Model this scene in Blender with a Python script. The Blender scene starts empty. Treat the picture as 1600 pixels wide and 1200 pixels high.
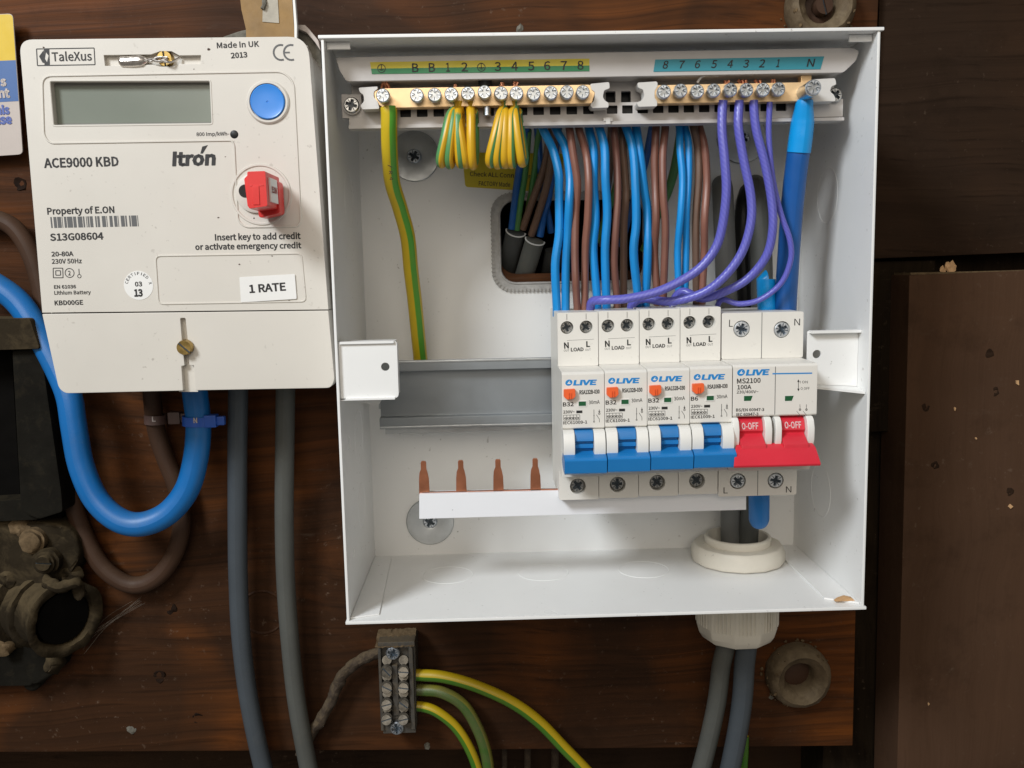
import bpy, bmesh, math, random
from mathutils import Vector, Matrix
from mathutils.geometry import tessellate_polygon
random.seed(7)
SC = bpy.context.scene
C = SC.collection
S = 0.001                      # everything below is written in millimetres
PI = math.pi

# ------------------------------------------------------------------ camera
# place coordinates: X right, Z up, h = distance out from the wooden board (towards the viewer); Blender (X, -h, Z)
FOC = 1425.0
R3 = ((0.9994613, 0.0202278, -0.0258432), (-0.0232806, 0.9920235, -0.1238849), (0.0231311, 0.1244199, 0.9919600))
CAM = (65.295, -93.826, 476.218)             # X, Z, h of the lens
cam_d = bpy.data.cameras.new('camera'); cam = bpy.data.objects.new('camera', cam_d); C.objects.link(cam)
SC.camera = cam
cam_d.sensor_fit = 'HORIZONTAL'; cam_d.sensor_width = 36.0; cam_d.lens = FOC * 36.0 / 1600.0
cam_d.clip_start = 0.005; cam_d.clip_end = 50.0
def _w(v): return Vector((v[0], v[2], -v[1]))   # (X right, down, into wall) -> Blender
_rx, _ry, _rz = _w(R3[0]), _w(R3[1]), _w(R3[2])
cam.matrix_world = Matrix(((_rx[0], -_ry[0], -_rz[0], CAM[0]*S), (_rx[1], -_ry[1], -_rz[1], -CAM[2]*S),
                           (_rx[2], -_ry[2], -_rz[2], CAM[1]*S), (0, 0, 0, 1)))
SC.render.resolution_x, SC.render.resolution_y = 1024, 768

def P(x, y, h):
    """where the sight line through photograph pixel (x, y) meets the plane h mm in front of the board -> (X, Z)"""
    a, b = (x-800.0)/FOC, (y-600.0)/FOC
    d = [R3[0][i]*a + R3[1][i]*b + R3[2][i] for i in range(3)]
    k = (CAM[2]-h)/d[2]
    return (CAM[0]+k*d[0], CAM[1]-k*d[1])

# ------------------------------------------------------------------ world, lamps, exposure
W = bpy.data.worlds.new('World'); SC.world = W; W.use_nodes = True
bgn = W.node_tree.nodes['Background']
bgn.inputs[0].default_value = (1.0, 0.95, 0.87, 1); bgn.inputs[1].default_value = 0.175
def area(name, frm, to, size, power, col):
    l = bpy.data.lights.new(name, 'AREA'); l.shape = 'DISK'; l.size = size; l.energy = power; l.color = col
    o = bpy.data.objects.new(name, l); C.objects.link(o)
    f = Vector((frm[0], -frm[2], frm[1]))*S; t = Vector((to[0], -to[2], to[1]))*S
    o.location = f; o.rotation_euler = (t-f).to_track_quat('-Z', 'Y').to_euler()
    o['kind'] = 'helper'
    return o
area('window_light', (-620, 640, 910), (90, -110, 40), 0.34, 16.0, (0.90, 0.95, 1.0))
area('front_fill', (-60, 500, 1500), (90, -110, 40), 1.0, 8.5, (1.0, 0.90, 0.77))  # unseen warm lamp added as soft frontal fill
SC.view_settings.view_transform = 'Standard'; SC.view_settings.look = 'None'
SC.view_settings.exposure = 0.0; SC.view_settings.gamma = 1.0

# ------------------------------------------------------------------ materials
MATS = {}
def _nodes(name):
    m = bpy.data.materials.new(name); m.use_nodes = True
    nt = m.node_tree; return m, nt, nt.nodes, nt.links, nt.nodes['Principled BSDF']
def _mix(nt, fac, a, b, mode='MIX'):
    n = nt.nodes.new('ShaderNodeMix'); n.data_type = 'RGBA'; n.blend_type = mode
    for k, v in ((0, fac), (6, a), (7, b)):
        if isinstance(v, (int, float)): n.inputs[k].default_value = v
        elif isinstance(v, tuple): n.inputs[k].default_value = (*v[:3], 1)
        else: nt.links.new(v, n.inputs[k])
    return n.outputs[2]
def _noise(nt, vec, scale, detail=3, rough=.6, dist=0):
    n = nt.nodes.new('ShaderNodeTexNoise'); n.inputs['Scale'].default_value = scale
    n.inputs['Detail'].default_value = detail; n.inputs['Roughness'].default_value = rough
    n.inputs['Distortion'].default_value = dist
    nt.links.new(vec, n.inputs['Vector']); return n.outputs[0]
def _ramp(nt, fac, lo, hi, v0=0., v1=1.):
    n = nt.nodes.new('ShaderNodeMapRange'); n.inputs[1].default_value = lo; n.inputs[2].default_value = hi
    n.inputs[3].default_value = v0; n.inputs[4].default_value = v1
    nt.links.new(fac, n.inputs[0]); return n.outputs[0]
def _math(nt, op, a, b=0., c=0.):
    n = nt.nodes.new('ShaderNodeMath'); n.operation = op
    for k, v in ((0, a), (1, b), (2, c)):
        if isinstance(v, (int, float)): n.inputs[k].default_value = v
        else: nt.links.new(v, n.inputs[k])
    return n.outputs[0]
def _coord(nt, scl=(1, 1, 1), which='Object'):
    t = nt.nodes.new('ShaderNodeTexCoord'); m = nt.nodes.new('ShaderNodeMapping')
    m.inputs['Scale'].default_value = scl; nt.links.new(t.outputs[which], m.inputs[0]); return m.outputs[0]
def _bump(nt, bsdf, height, strength, dist=0.0005):
    b = nt.nodes.new('ShaderNodeBump'); b.inputs['Strength'].default_value = strength
    b.inputs['Distance'].default_value = dist
    nt.links.new(height, b.inputs['Height']); nt.links.new(b.outputs[0], bsdf.inputs['Normal'])
def mat(name, col, rough=.5, metal=0., var=.06, vscale=60, bump=0., bscale=600, dust=0., dustcol=(.30, .24, .16), speck=0., spec=.5, coat=0., rnd=0.):
    m, nt, N, L, b = _nodes(name)
    v = _coord(nt)
    n1 = _noise(nt, v, vscale, 4)
    c = _mix(nt, _ramp(nt, n1, .3, .7), tuple(x*(1-var) for x in col), tuple(min(1, x*(1+var)) for x in col))
    if dust:
        n2 = _noise(nt, v, vscale*2.2, 6, .7, .4)
        g = nt.nodes.new('ShaderNodeNewGeometry'); s = nt.nodes.new('ShaderNodeSeparateXYZ'); L.new(g.outputs['Normal'], s.inputs[0])
        up = _ramp(nt, s.outputs[2], -.2, 1., 0., .35)
        f = _ramp(nt, _math(nt, 'ADD', n2, up), .70-.3*dust, 1.05-.3*dust, 0, min(1, dust+.2))
        c = _mix(nt, f, c, dustcol)
    if speck:
        n3 = _noise(nt, v, 520, 2, .4)
        n4 = _noise(nt, v, 40, 2, .5)
        f = _math(nt, 'MULTIPLY', _ramp(nt, n3, .69, .76, 0, speck*.7), _ramp(nt, n4, .46, .66))
        c = _mix(nt, f, c, (.12, .09, .06))
    if rnd:
        oi = N.new('ShaderNodeObjectInfo')
        c = _mix(nt, 1., c, _mix(nt, oi.outputs['Random'], (1-rnd,)*3, (1., 1., 1.)), 'MULTIPLY')
    L.new(c, b.inputs['Base Color'])
    b.inputs['Metallic'].default_value = metal
    b.inputs['Specular IOR Level'].default_value = spec
    b.inputs['Coat Weight'].default_value = coat
    L.new(_ramp(nt, _noise(nt, v, vscale*1.7, 3), .3, .7, max(.05, rough-.07), min(1, rough+.08)), b.inputs['Roughness'])
    if bump: _bump(nt, b, _noise(nt, v, bscale, 3), bump, .0003)
    MATS[name] = m; return m
mat('white_paint', (.80, .80, .785), .34, var=.025, vscale=14, bump=.06, bscale=1300, speck=.8)
mat('white_paint_edge', (.86, .87, .86), .4, var=.01)
mat('meter_plastic', (.605, .57, .51), .45, var=.04, vscale=14, bump=.04, bscale=1500, speck=.5)
mat('cream_plastic', (.745, .72, .665), .38, var=.02, vscale=40, bump=.03, bscale=1500, speck=.35)
mat('cream_cheek', (.77, .76, .72), .3, var=.02)
mat('holder_plastic', (.50, .475, .455), .45, var=.03, bump=.05)
mat('holder_clip', (.62, .60, .57), .4, var=.03)
mat('white_cover', (.80, .81, .84), .35, var=.01)
mat('gland_plastic', (.70, .66, .57), .45, var=.05, bump=.05, speck=.5)
mat('black_print', (.018, .017, .017), .6, var=.0)
mat('grey_print', (.10, .10, .10), .6, var=.0)
mat('blue_print', (.008, .235, .60), .5, var=.0)
mat('white_print', (.8, .62, .62), .6, var=.0)
mat('sticker_white', (.76, .75, .72), .5, var=.02)
mat('sticker_yellow', (.60, .47, .012), .5, var=.04)
mat('warning_yellow', (.62, .42, .01), .5, var=.03)
mat('warning_blue', (.045, .115, .30), .5, var=.03)
mat('warning_white', (.46, .40, .36), .5, var=.04)
mat('warning_ink', (.08, .12, .36), .5, var=.0)
mat('label_yellow', (.58, .48, .02), .5, var=.03)
mat('label_green', (.02, .20, .07), .5, var=.03)
mat('label_blue', (.03, .26, .33), .5, var=.03)
mat('blue_toggle', (.010, .17, .46), .33, var=.04)
mat('red_toggle', (.62, .025, .045), .36, var=.05)
mat('orange_button', (.85, .13, .03), .4, var=.04)
mat('green_window', (.012, .10, .035), .35, var=.05)
mat('blue_button', (.03, .22, .66), .35, var=.03)
mat('red_key', (.66, .022, .020), .36, var=.05)
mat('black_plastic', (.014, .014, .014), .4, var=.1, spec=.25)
mat('lcd', (.195, .215, .180), .22, var=.05, vscale=12)
mat('lcd_surround', (.20, .20, .18), .4, var=.05)  # plain grey of the display surround
mat('zinc', (.56, .60, .65), .38, 1., var=.3, vscale=700)
mat('zinc_bright', (.78, .81, .84), .45, .85, var=.15, vscale=700)
mat('zinc_dull', (.47, .49, .50), .40, 1., var=.10, vscale=120)
mat('screw_dark', (.42, .42, .41), .38, 1., var=.4, vscale=600)
mat('recess', (.035, .05, .065), .4, .0, var=.4, vscale=500)  # shade inside screw heads painted as a dark tone
mat('rail_metal', (.27, .29, .305), .42, .6, var=.05, vscale=30)
mat('brass_bar', (.86, .60, .33), .38, .45, var=.06, vscale=90)
mat('block_screw', (.17, .155, .13), .42, .9, var=.4, vscale=300)
mat('brass', (.42, .29, .10), .34, 1., var=.25, vscale=300)
mat('copper', (.62, .24, .12), .32, 1., var=.15, vscale=200)
mat('copper_prong', (.50, .20, .11), .38, .9, var=.15, vscale=100)
mat('seal_metal', (.72, .66, .60), .3, 1., var=.2, vscale=500)
mat('wire_blue', (.010, .27, .68), .36, var=.10, vscale=50, rnd=.16)
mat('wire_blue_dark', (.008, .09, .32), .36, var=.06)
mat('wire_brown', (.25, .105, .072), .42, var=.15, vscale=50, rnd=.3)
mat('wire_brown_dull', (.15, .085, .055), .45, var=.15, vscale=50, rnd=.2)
mat('sleeve_blue', (.005, .30, .72), .3, var=.03)
mat('tail_blue', (.004, .125, .38), .40, var=.10, vscale=30, dust=.22, dustcol=(.06, .13, .22), bump=.12, bscale=260)
mat('tail_brown', (.052, .027, .016), .55, var=.15, vscale=40, dust=.3, dustcol=(.085, .055, .035), spec=.2)
mat('sheath_grey', (.080, .082, .074), .5, var=.14, vscale=30, dust=.35, dustcol=(.125, .115, .09), bump=.1, bscale=300, spec=.35)
mat('sheath_slate', (.054, .064, .074), .44, var=.12, vscale=30, dust=.28, dustcol=(.11, .11, .105), bump=.1, bscale=300, spec=.4)
mat('sheath_dark', (.05, .052, .05), .42, var=.15, vscale=40, spec=.3)
mat('sheath_mid', (.13, .13, .122), .5, var=.08, vscale=40, spec=.3)
mat('sheath_rim', (.5, .5, .48), .5, var=.05)
mat('tie_brown', (.10, .06, .05), .4, var=.1)
mat('tie_blue', (.02, .09, .42), .35, var=.05)
mat('henley_grey', (.055, .050, .043), .4, var=.15, vscale=120, dust=.6, dustcol=(.125, .095, .058), speck=.2)
mat('dust_brown', (.12, .082, .045), .95, var=.3, vscale=300, bump=1., bscale=900, spec=.1)
mat('dust_grey', (.14, .13, .105), .95, var=.35, vscale=260, bump=1., bscale=900)
mat('bakelite', (.009, .008, .006), .8, var=.3, vscale=60, bump=1., bscale=260, dust=.35, dustcol=(.038, .030, .018), spec=.06)
mat('cutout_dusty', (.024, .018, .011), .95, var=.3, vscale=35, bump=1., bscale=420, dust=.6, dustcol=(.095, .070, .038), spec=.05)
mat('old_cable', (.048, .036, .027), .9, var=.3, vscale=200, bump=1., bscale=600, dust=.6, dustcol=(.12, .088, .052), spec=.1)
mat('porcelain', (.105, .075, .045), .6, var=.3, vscale=90, bump=1., bscale=500, dust=.6, dustcol=(.19, .145, .088), spec=.15)
mat('cardboard', (.26, .155, .055), .7, var=.22, vscale=60, bump=.3, bscale=500)
mat('clear_tape', (.33, .30, .24), .35, var=.25, vscale=100)
mat('wood_chip', (.55, .33, .16), .8, var=.2, vscale=300)
mat('web', (.13, .105, .08), .8, var=.2, vscale=300)
mat('trim_grey', (.40, .39, .37), .6, var=.15, vscale=400, bump=.4, bscale=900)

def purple():
    m, nt, N, L, b = _nodes('wire_purple')
    v = _coord(nt, (1, 1, 1), 'UV')
    w = N.new('ShaderNodeTexWave'); w.inputs['Scale'].default_value = 1.; w.inputs['Distortion'].default_value = .6
    mp = N.new('ShaderNodeMapping'); mp.inputs['Scale'].default_value = (9.55*.105, 70, 1); L.new(v, mp.inputs[0])
    sx = N.new('ShaderNodeSeparateXYZ'); L.new(v, sx.inputs[0])
    ph = _math(nt, 'SINE', _math(nt, 'MULTIPLY', _math(nt, 'ADD', _math(nt, 'MULTIPLY', sx.outputs[0], 6.0), _math(nt, 'MULTIPLY', sx.outputs[1], 420.)), 6.2831/1.0))
    L.new(_mix(nt, _ramp(nt, ph, -1, 1), (.105, .105, .44), (.125, .125, .50)), b.inputs['Base Color'])
    b.inputs['Roughness'].default_value = .33
    _bump(nt, b, ph, .07, .0003)
    MATS['wire_purple'] = m
purple()
def green_yellow(name, yel, grn, frac=.42, dirty=0., text=False):
    m, nt, N, L, b = _nodes(name)
    uv = _coord(nt, (1, 1, 1), 'UV'); v = _coord(nt)
    s = N.new('ShaderNodeSeparateXYZ'); L.new(uv, s.inputs[0])
    u = _math(nt, 'FRACT', _math(nt, 'ADD', s.outputs[0], _math(nt, 'MULTIPLY', _noise(nt, v, 60, 1), .03)))
    f = _math(nt, 'MULTIPLY', _ramp(nt, u, .012, .024), _ramp(nt, u, frac, frac+.012, 1, 0))
    c = _mix(nt, f, yel, grn)
    n = _noise(nt, v, 90, 4)
    c = _mix(nt, _ramp(nt, n, .35, .7, 0, .16), c, tuple(x*.6 for x in yel))
    if dirty: c = _mix(nt, _ramp(nt, _noise(nt, v, 70, 5, .7), .4, .62, 0, dirty), c, (.10, .10, .04))
    L.new(c, b.inputs['Base Color']); b.inputs['Roughness'].default_value = .4
    MATS[name] = m
green_yellow('gy_wire', (.64, .37, .012), (.07, .26, .09), .22)
green_yellow('gy_main', (.60, .43, .015), (.07, .33, .03), .15)
green_yellow('gy_cable', (.42, .29, .005), (.035, .15, .008), .5)
green_yellow('gy_dirty', (.17, .16, .02), (.04, .10, .015), .6, .7)
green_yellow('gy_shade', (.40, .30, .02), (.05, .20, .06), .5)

def wood(name, dark, mid, hot, hotamt=.5, vert=False, rough=.42, spec=.16, fine=.5):
    m, nt, N, L, b = _nodes(name)
    base = _coord(nt)
    # warp so that the grain swirls a little round knots
    warp = _noise(nt, _coord(nt, (3., 3., 6.)), 1.7, 2, .5)
    sc = (1, 1, 1)
    st = (2.6, 20, 62) if not vert else (62, 20, 2.6)
    mp = _coord(nt, st)
    add = N.new('ShaderNodeVectorMath'); add.operation = 'MULTIPLY_ADD'
    cb = N.new('ShaderNodeCombineXYZ'); L.new(warp, cb.inputs[0]); L.new(warp, cb.inputs[2])
    L.new(cb.outputs[0], add.inputs[0]); add.inputs[1].default_value = (1.2, 0, 2.6) if not vert else (2.0, 0, 1.0)
    L.new(mp, add.inputs[2])
    g1 = _noise(nt, add.outputs[0], 2.2, 6, .62)
    g2 = _noise(nt, add.outputs[0], 9., 3, .5)
    blot = _noise(nt, base, 7.5, 3, .55, .6)
    c = _mix(nt, _ramp(nt, g1, .32, .66), dark, mid)
    c = _mix(nt, _math(nt, 'MULTIPLY', _ramp(nt, blot, .45, .72, 0, hotamt), _ramp(nt, g1, .35, .6, .25, 1)), c, hot)
    c = _mix(nt, _ramp(nt, g2, .56, .74, 0, fine), c, tuple(x*.35 for x in dark))
    fleck = _math(nt, 'MULTIPLY', _ramp(nt, _noise(nt, base, 260, 4, .7), .62, .74, 0, .6), _ramp(nt, _noise(nt, base, 12, 2), .42, .62))
    c = _mix(nt, fleck, c, (.17, .12, .085))
    grime = _ramp(nt, _noise(nt, base, 24, 5, .7), .54, .75, 0, .5)
    c = _mix(nt, grime, c, tuple(x*.35 for x in dark))
    scuff = _math(nt, 'MULTIPLY', _ramp(nt, _noise(nt, _coord(nt, (9, 9, 55)), 3.2, 6, .75), .60, .70, 0, .45), _ramp(nt, _noise(nt, base, 9, 3), .50, .66))
    c = _mix(nt, scuff, c, (.12, .085, .06))
    c = _mix(nt, _ramp(nt, _noise(nt, base, 4.2, 4, .6), .42, .66, 0, .5), c, tuple(x*.42 for x in mid))
    L.new(c, b.inputs['Base Color'])
    L.new(_ramp(nt, g1, .3, .7, rough+.12, rough-.04), b.inputs['Roughness'])
    b.inputs['Specular IOR Level'].default_value = spec
    _bump(nt, b, _math(nt, 'ADD', g1, _math(nt, 'MULTIPLY', g2, .6)), .35, .0006)
    MATS[name] = m
wood('board_wood', (.025, .0115, .0055), (.050, .0205, .0085), (.19, .056, .0095), .95, rough=.52, spec=.10, fine=.5)
wood('side_wood', (.026, .0155, .010), (.034, .020, .0125), (.060, .029, .014), .7, rough=.75, spec=.04)
wood('panel_wood', (.074, .040, .0235), (.082, .045, .027), (.098, .048, .024), .7, vert=True, rough=.75, spec=.05, fine=.15)
wood('post_wood', (.012, .0085, .0055), (.022, .015, .009), (.034, .020, .010), .5, vert=True, rough=.85, spec=.03)
mat('knot_wood', (.014, .007, .004), .8, var=.4, vscale=200, spec=.1)
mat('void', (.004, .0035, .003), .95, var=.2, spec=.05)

# ------------------------------------------------------------------ mesh builder (mm, X Z h)
class MB:
    def __init__(s): s.v = []; s.f = []; s.uv = {}
    def _add(s, vs, fs):
        n = len(s.v); s.v += [tuple(map(float, v)) for v in vs]; s.f += [tuple(n+i for i in f) for f in fs]; return s
    def box(s, x0, x1, z0, z1, h0, h1):
        return s._add([(x, z, h) for h in (h0, h1) for z in (z0, z1) for x in (x0, x1)],
                      [(0, 2, 3, 1), (4, 5, 7, 6), (0, 1, 5, 4), (2, 6, 7, 3), (0, 4, 6, 2), (1, 3, 7, 5)])
    def prism(s, poly, h0, h1, holes=(), top=None):
        """poly (X,Z) extruded between h0 and h1; holes cut right through; top = poly at h1 when it tapers"""
        loops = [list(poly)] + [list(q) for q in holes]
        flat = [p for l in loops for p in l]
        tflat = flat if top is None else list(top) + flat[len(poly):]
        n = len(s.v); k = len(flat)
        tris = tessellate_polygon([[Vector((p[0], p[1], 0)) for p in l] for l in loops]) if (holes or len(poly) > 4) else None
        s.v += [(p[0], p[1], h0) for p in flat] + [(p[0], p[1], h1) for p in tflat]
        if tris is None:
            s.f.append(tuple(n+i for i in range(k))); s.f.append(tuple(n+k+i for i in range(k)))
        elif not holes:
            s.f.append(tuple(n+i for i in range(k))); s.f.append(tuple(n+k+i for i in range(k)))
        else:
            for t in tris: s.f.append(tuple(n+i for i in t)); s.f.append(tuple(n+k+i for i in t))
        o = 0
        for l in loops:
            m = len(l)
            for i in range(m):
                a, b = o+i, o+(i+1) % m
                s.f.append((n+a, n+b, n+k+b, n+k+a))
            o += m
        return s
    def prism_x(s, prof, x0, x1):
        k = len(prof)
        fs = [tuple(range(k)), tuple(range(k, 2*k))] + [(i, (i+1) % k, k+(i+1) % k, k+i) for i in range(k)]
        return s._add([(x0, z, h) for z, h in prof] + [(x1, z, h) for z, h in prof], fs)
    def prism_z(s, prof, z0, z1):
        k = len(prof)
        fs = [tuple(range(k)), tuple(range(k, 2*k))] + [(i, (i+1) % k, k+(i+1) % k, k+i) for i in range(k)]
        return s._add([(x, z0, h) for x, h in prof] + [(x, z1, h) for x, h in prof], fs)
    def flat(s, poly, h):
        return s._add([(x, z, h) for x, z in poly], [tuple(range(len(poly)))])
    def lathe(s, prof, c, axis=(0, 0, 1), seg=32, ang0=0.):
        """prof [(radius, distance along axis)]"""
        a = Vector(axis).normalized(); u = a.orthogonal().normalized(); w = a.cross(u); c = Vector(c)
        n = len(s.v); rows = []
        for r, t in prof:
            if r < 1e-6: s.v.append(tuple(c+a*t)); rows.append([len(s.v)-1])
            else:
                rows.append(list(range(len(s.v), len(s.v)+seg)))
                for i in range(seg):
                    q = ang0+2*PI*i/seg; s.v.append(tuple(c+a*t+(u*math.cos(q)+w*math.sin(q))*r))
        for A, B in zip(rows, rows[1:]):
            for i in range(seg):
                j = (i+1) % seg
                if len(A) == 1 and len(B) == 1: continue
                if len(A) == 1: s.f.append((A[0], B[i], B[j]))
                elif len(B) == 1: s.f.append((A[i], A[j], B[0]))
                else: s.f.append((A[i], A[j], B[j], B[i]))
        for row, f in ((rows[0], 1), (rows[-1], 0)):
            if len(row) > 1 and prof[0] != prof[-1]: s.f.append(tuple(row))
        return s
    def cyl(s, c, r, l, axis=(0, 0, 1), seg=24): return s.lathe([(r, 0), (r, l)], c, axis, seg)
    def ring(s, c, R, r, axis=(0, 0, 1), seg=40, sub=10):
        return s.lathe([(R+r*math.cos(2*PI*i/sub), r*math.sin(2*PI*i/sub)) for i in range(sub+1)], c, axis, seg)
    def tube(s, pts, r, seg=14, sub=6, uoff=0., flat=1., close=False, caps=True, rr=None, ref=(0, 0, 1)):
        """pts [(X,Z,h)] smoothed; r radius (rr: radius per control point); flat: thickness factor along the normal"""
        Q = [Vector(p) for p in pts]; path = []; rad = []
        if rr is None: rr = [r]*len(Q)
        for i in range(len(Q)-1):
            p0 = Q[i-1] if i else Q[0]*2-Q[1]; p3 = Q[i+2] if i+2 < len(Q) else Q[-1]*2-Q[-2]
            for k in range(sub):
                t = k/sub; a, b = Q[i], Q[i+1]
                path.append(.5*((2*a)+(b-p0)*t+(2*p0-5*a+4*b-p3)*t*t+(3*a-p0-3*b+p3)*t**3)); rad.append(rr[i]*(1-t)+rr[i+1]*t)
        path.append(Q[-1]); rad.append(rr[-1])
        nrm = None; L = 0; n0 = len(s.v)
        for i, p in enumerate(path):
            t = (path[min(i+1, len(path)-1)]-path[max(i-1, 0)])
            if t.length < 1e-9: t = Vector((0, -1, 0))
            t.normalize()
            if nrm is None:
                nrm = Vector(ref)-t*Vector(ref).dot(t)
                if nrm.length < .15: nrm = Vector((0, 1, 0))-t*t.y
            else: nrm = nrm-t*nrm.dot(t)
            nrm.normalize(); bn = t.cross(nrm)
            if i: L += (p-path[i-1]).length
            for k in range(seg+1):
                a = 2*PI*k/seg
                s.v.append(tuple(p+nrm*math.cos(a)*rad[i]*flat+bn*math.sin(a)*rad[i])); s.uv[len(s.v)-1] = (k/seg+uoff, L*S)
        m = seg+1
        for i in range(len(path)-1):
            for k in range(seg):
                a = n0+i*m+k; s.f.append((a, a+1, a+m+1, a+m))
        if caps:
            for i in (0, len(path)-1):
                b = n0+i*m; cidx = len(s.v); s.v.append(tuple(path[i])); s.uv[cidx] = (uoff, 0)
                for k in range(seg): s.f.append((b+k, b+k+1, cidx))
        return s
    def bead(s, pts, w, hgt, h, close=True):
        """low raised line along (X,Z) points on the plane h"""
        n = len(pts); rows = []
        for i, p in enumerate(pts):
            a = Vector(pts[i-1] if (i or close) else pts[0]); b = Vector(pts[(i+1) % n] if (i < n-1 or close) else pts[-1])
            t = (b-a); t = t.normalized() if t.length else Vector((1, 0)); nn = Vector((-t.y, t.x)); q = Vector(p)
            rows.append([(q.x-nn.x*w, q.y-nn.y*w, h), (q.x-nn.x*w*.4, q.y-nn.y*w*.4, h+hgt), (q.x+nn.x*w*.4, q.y+nn.y*w*.4, h+hgt), (q.x+nn.x*w, q.y+nn.y*w, h)])
        n0 = len(s.v)
        for r in rows: s.v += r
        for i in range(n if close else n-1):
            j = (i+1) % n
            for k in range(3): s.f.append((n0+4*i+k, n0+4*i+k+1, n0+4*j+k+1, n0+4*j+k))
        return s
    def jitter(s, amt, freq=.25):
        from mathutils import noise
        s.v = [tuple(Vector(v)+noise.noise_vector(Vector(v)*freq)*amt) for v in s.v]; return s

def rrect(x0, x1, z0, z1, r, n=6):
    out = []
    for cx, cz, a in ((x1-r, z1-r, 0), (x0+r, z1-r, PI/2), (x0+r, z0+r, PI), (x1-r, z0+r, 1.5*PI)):
        for k in range(n+1):
            t = a+PI/2*k/n; out.append((cx+r*math.cos(t), cz+r*math.sin(t)))
    return out
def rpoly(pts, r, n=6):
    """polygon (X,Z) with rounded corners; r single or per corner"""
    out = []; m = len(pts)
    if not isinstance(r, (list, tuple)): r = [r]*m
    for i in range(m):
        p = Vector(pts[i]); a = Vector(pts[i-1])-p; b = Vector(pts[(i+1) % m])-p
        la, lb = a.length, b.length; q = min(r[i], la*.49, lb*.49)
        if q < 1e-4: out.append(tuple(p)); continue
        A = p+a/la*q; B = p+b/lb*q
        for k in range(n+1):
            t = k/n; w = A*(1-t)**2+p*2*t*(1-t)+B*t*t; out.append((w.x, w.y))
    return out
def circ(x, z, r, n=24, a0=0.): return [(x+r*math.cos(a0+2*PI*i/n), z+r*math.sin(a0+2*PI*i/n)) for i in range(n)]

ORG = {}
def thing(name, label, cat, at=(0, 0, 0), group=None, kind=None):
    o = bpy.data.objects.new(name, None); C.objects.link(o); o.empty_display_size = .01
    o.location = (at[0]*S, -at[2]*S, at[1]*S); ORG[o.name] = Vector(at)
    return tag(o, label, cat, group, kind)
def tag(o, label=None, cat=None, group=None, kind=None):
    if label: o['label'] = label
    if cat: o['category'] = cat
    if group: o['group'] = group
    if kind: o['kind'] = kind
    return o
def mesh_of(name, mb, m, org=(0, 0, 0), bevel=0., bseg=2, smooth=35., bang=32.):
    me = bpy.data.meshes.new(name); o = Vector(org)
    me.from_pydata([((v[0]-o[0])*S, -(v[2]-o[2])*S, (v[1]-o[1])*S) for v in mb.v], [], mb.f)
    if mb.uv:
        ul = me.uv_layers.new(name='UVMap')
        for lp in me.loops: ul.data[lp.index].uv = mb.uv.get(lp.vertex_index, (0, 0))
    bm = bmesh.new(); bm.from_mesh(me)
    if not mb.uv: bmesh.ops.remove_doubles(bm, verts=bm.verts, dist=2e-7)
    bmesh.ops.recalc_face_normals(bm, faces=bm.faces)
    if bevel:
        es = [e for e in bm.edges if len(e.link_faces) == 2 and e.calc_face_angle(0) > math.radians(bang)]
        bmesh.ops.bevel(bm, geom=es, offset=bevel*S, segments=bseg, profile=.6, affect='EDGES', clamp_overlap=True)
    bm.to_mesh(me); bm.free()
    for p in me.polygons: p.use_smooth = True
    me.set_sharp_from_angle(angle=math.radians(smooth))
    me.materials.append(MATS[m] if isinstance(m, str) else m)
    return me
def part(name, mb, m, parent, bevel=0., label=None, kind=None, smooth=35., bseg=2):
    root = parent
    while root.parent: root = root.parent
    me = mesh_of(name, mb, m, ORG.get(root.name, Vector((0, 0, 0))), bevel, smooth=smooth, bseg=bseg)
    o = bpy.data.objects.new(name, me); C.objects.link(o); o.parent = parent
    if bevel: wn = o.modifiers.new('weighted_normal', 'WEIGHTED_NORMAL'); wn.keep_sharp = True; wn.weight = 100
    if label: o['label'] = label
    if kind: o['kind'] = kind
    if parent.parent and (parent.location.length > 0 or parent.rotation_euler[1]):
        o.matrix_parent_inverse = (Matrix.Translation(parent.location) @ parent.rotation_euler.to_matrix().to_4x4()).inverted()
    return o
def solo(name, mb, m, label=None, cat=None, group=None, kind=None, bevel=0., smooth=35., at=None):
    if at is None:
        xs = list(zip(*mb.v)); at = ((min(xs[0])+max(xs[0]))/2, min(xs[1]), (min(xs[2])+max(xs[2]))/2)
    me = mesh_of(name, mb, m, at, bevel, smooth=smooth)
    o = bpy.data.objects.new(name, me); C.objects.link(o); o.location = (at[0]*S, -at[2]*S, at[1]*S)
    ORG[o.name] = Vector(at)
    return tag(o, label, cat, group, kind)

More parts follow.
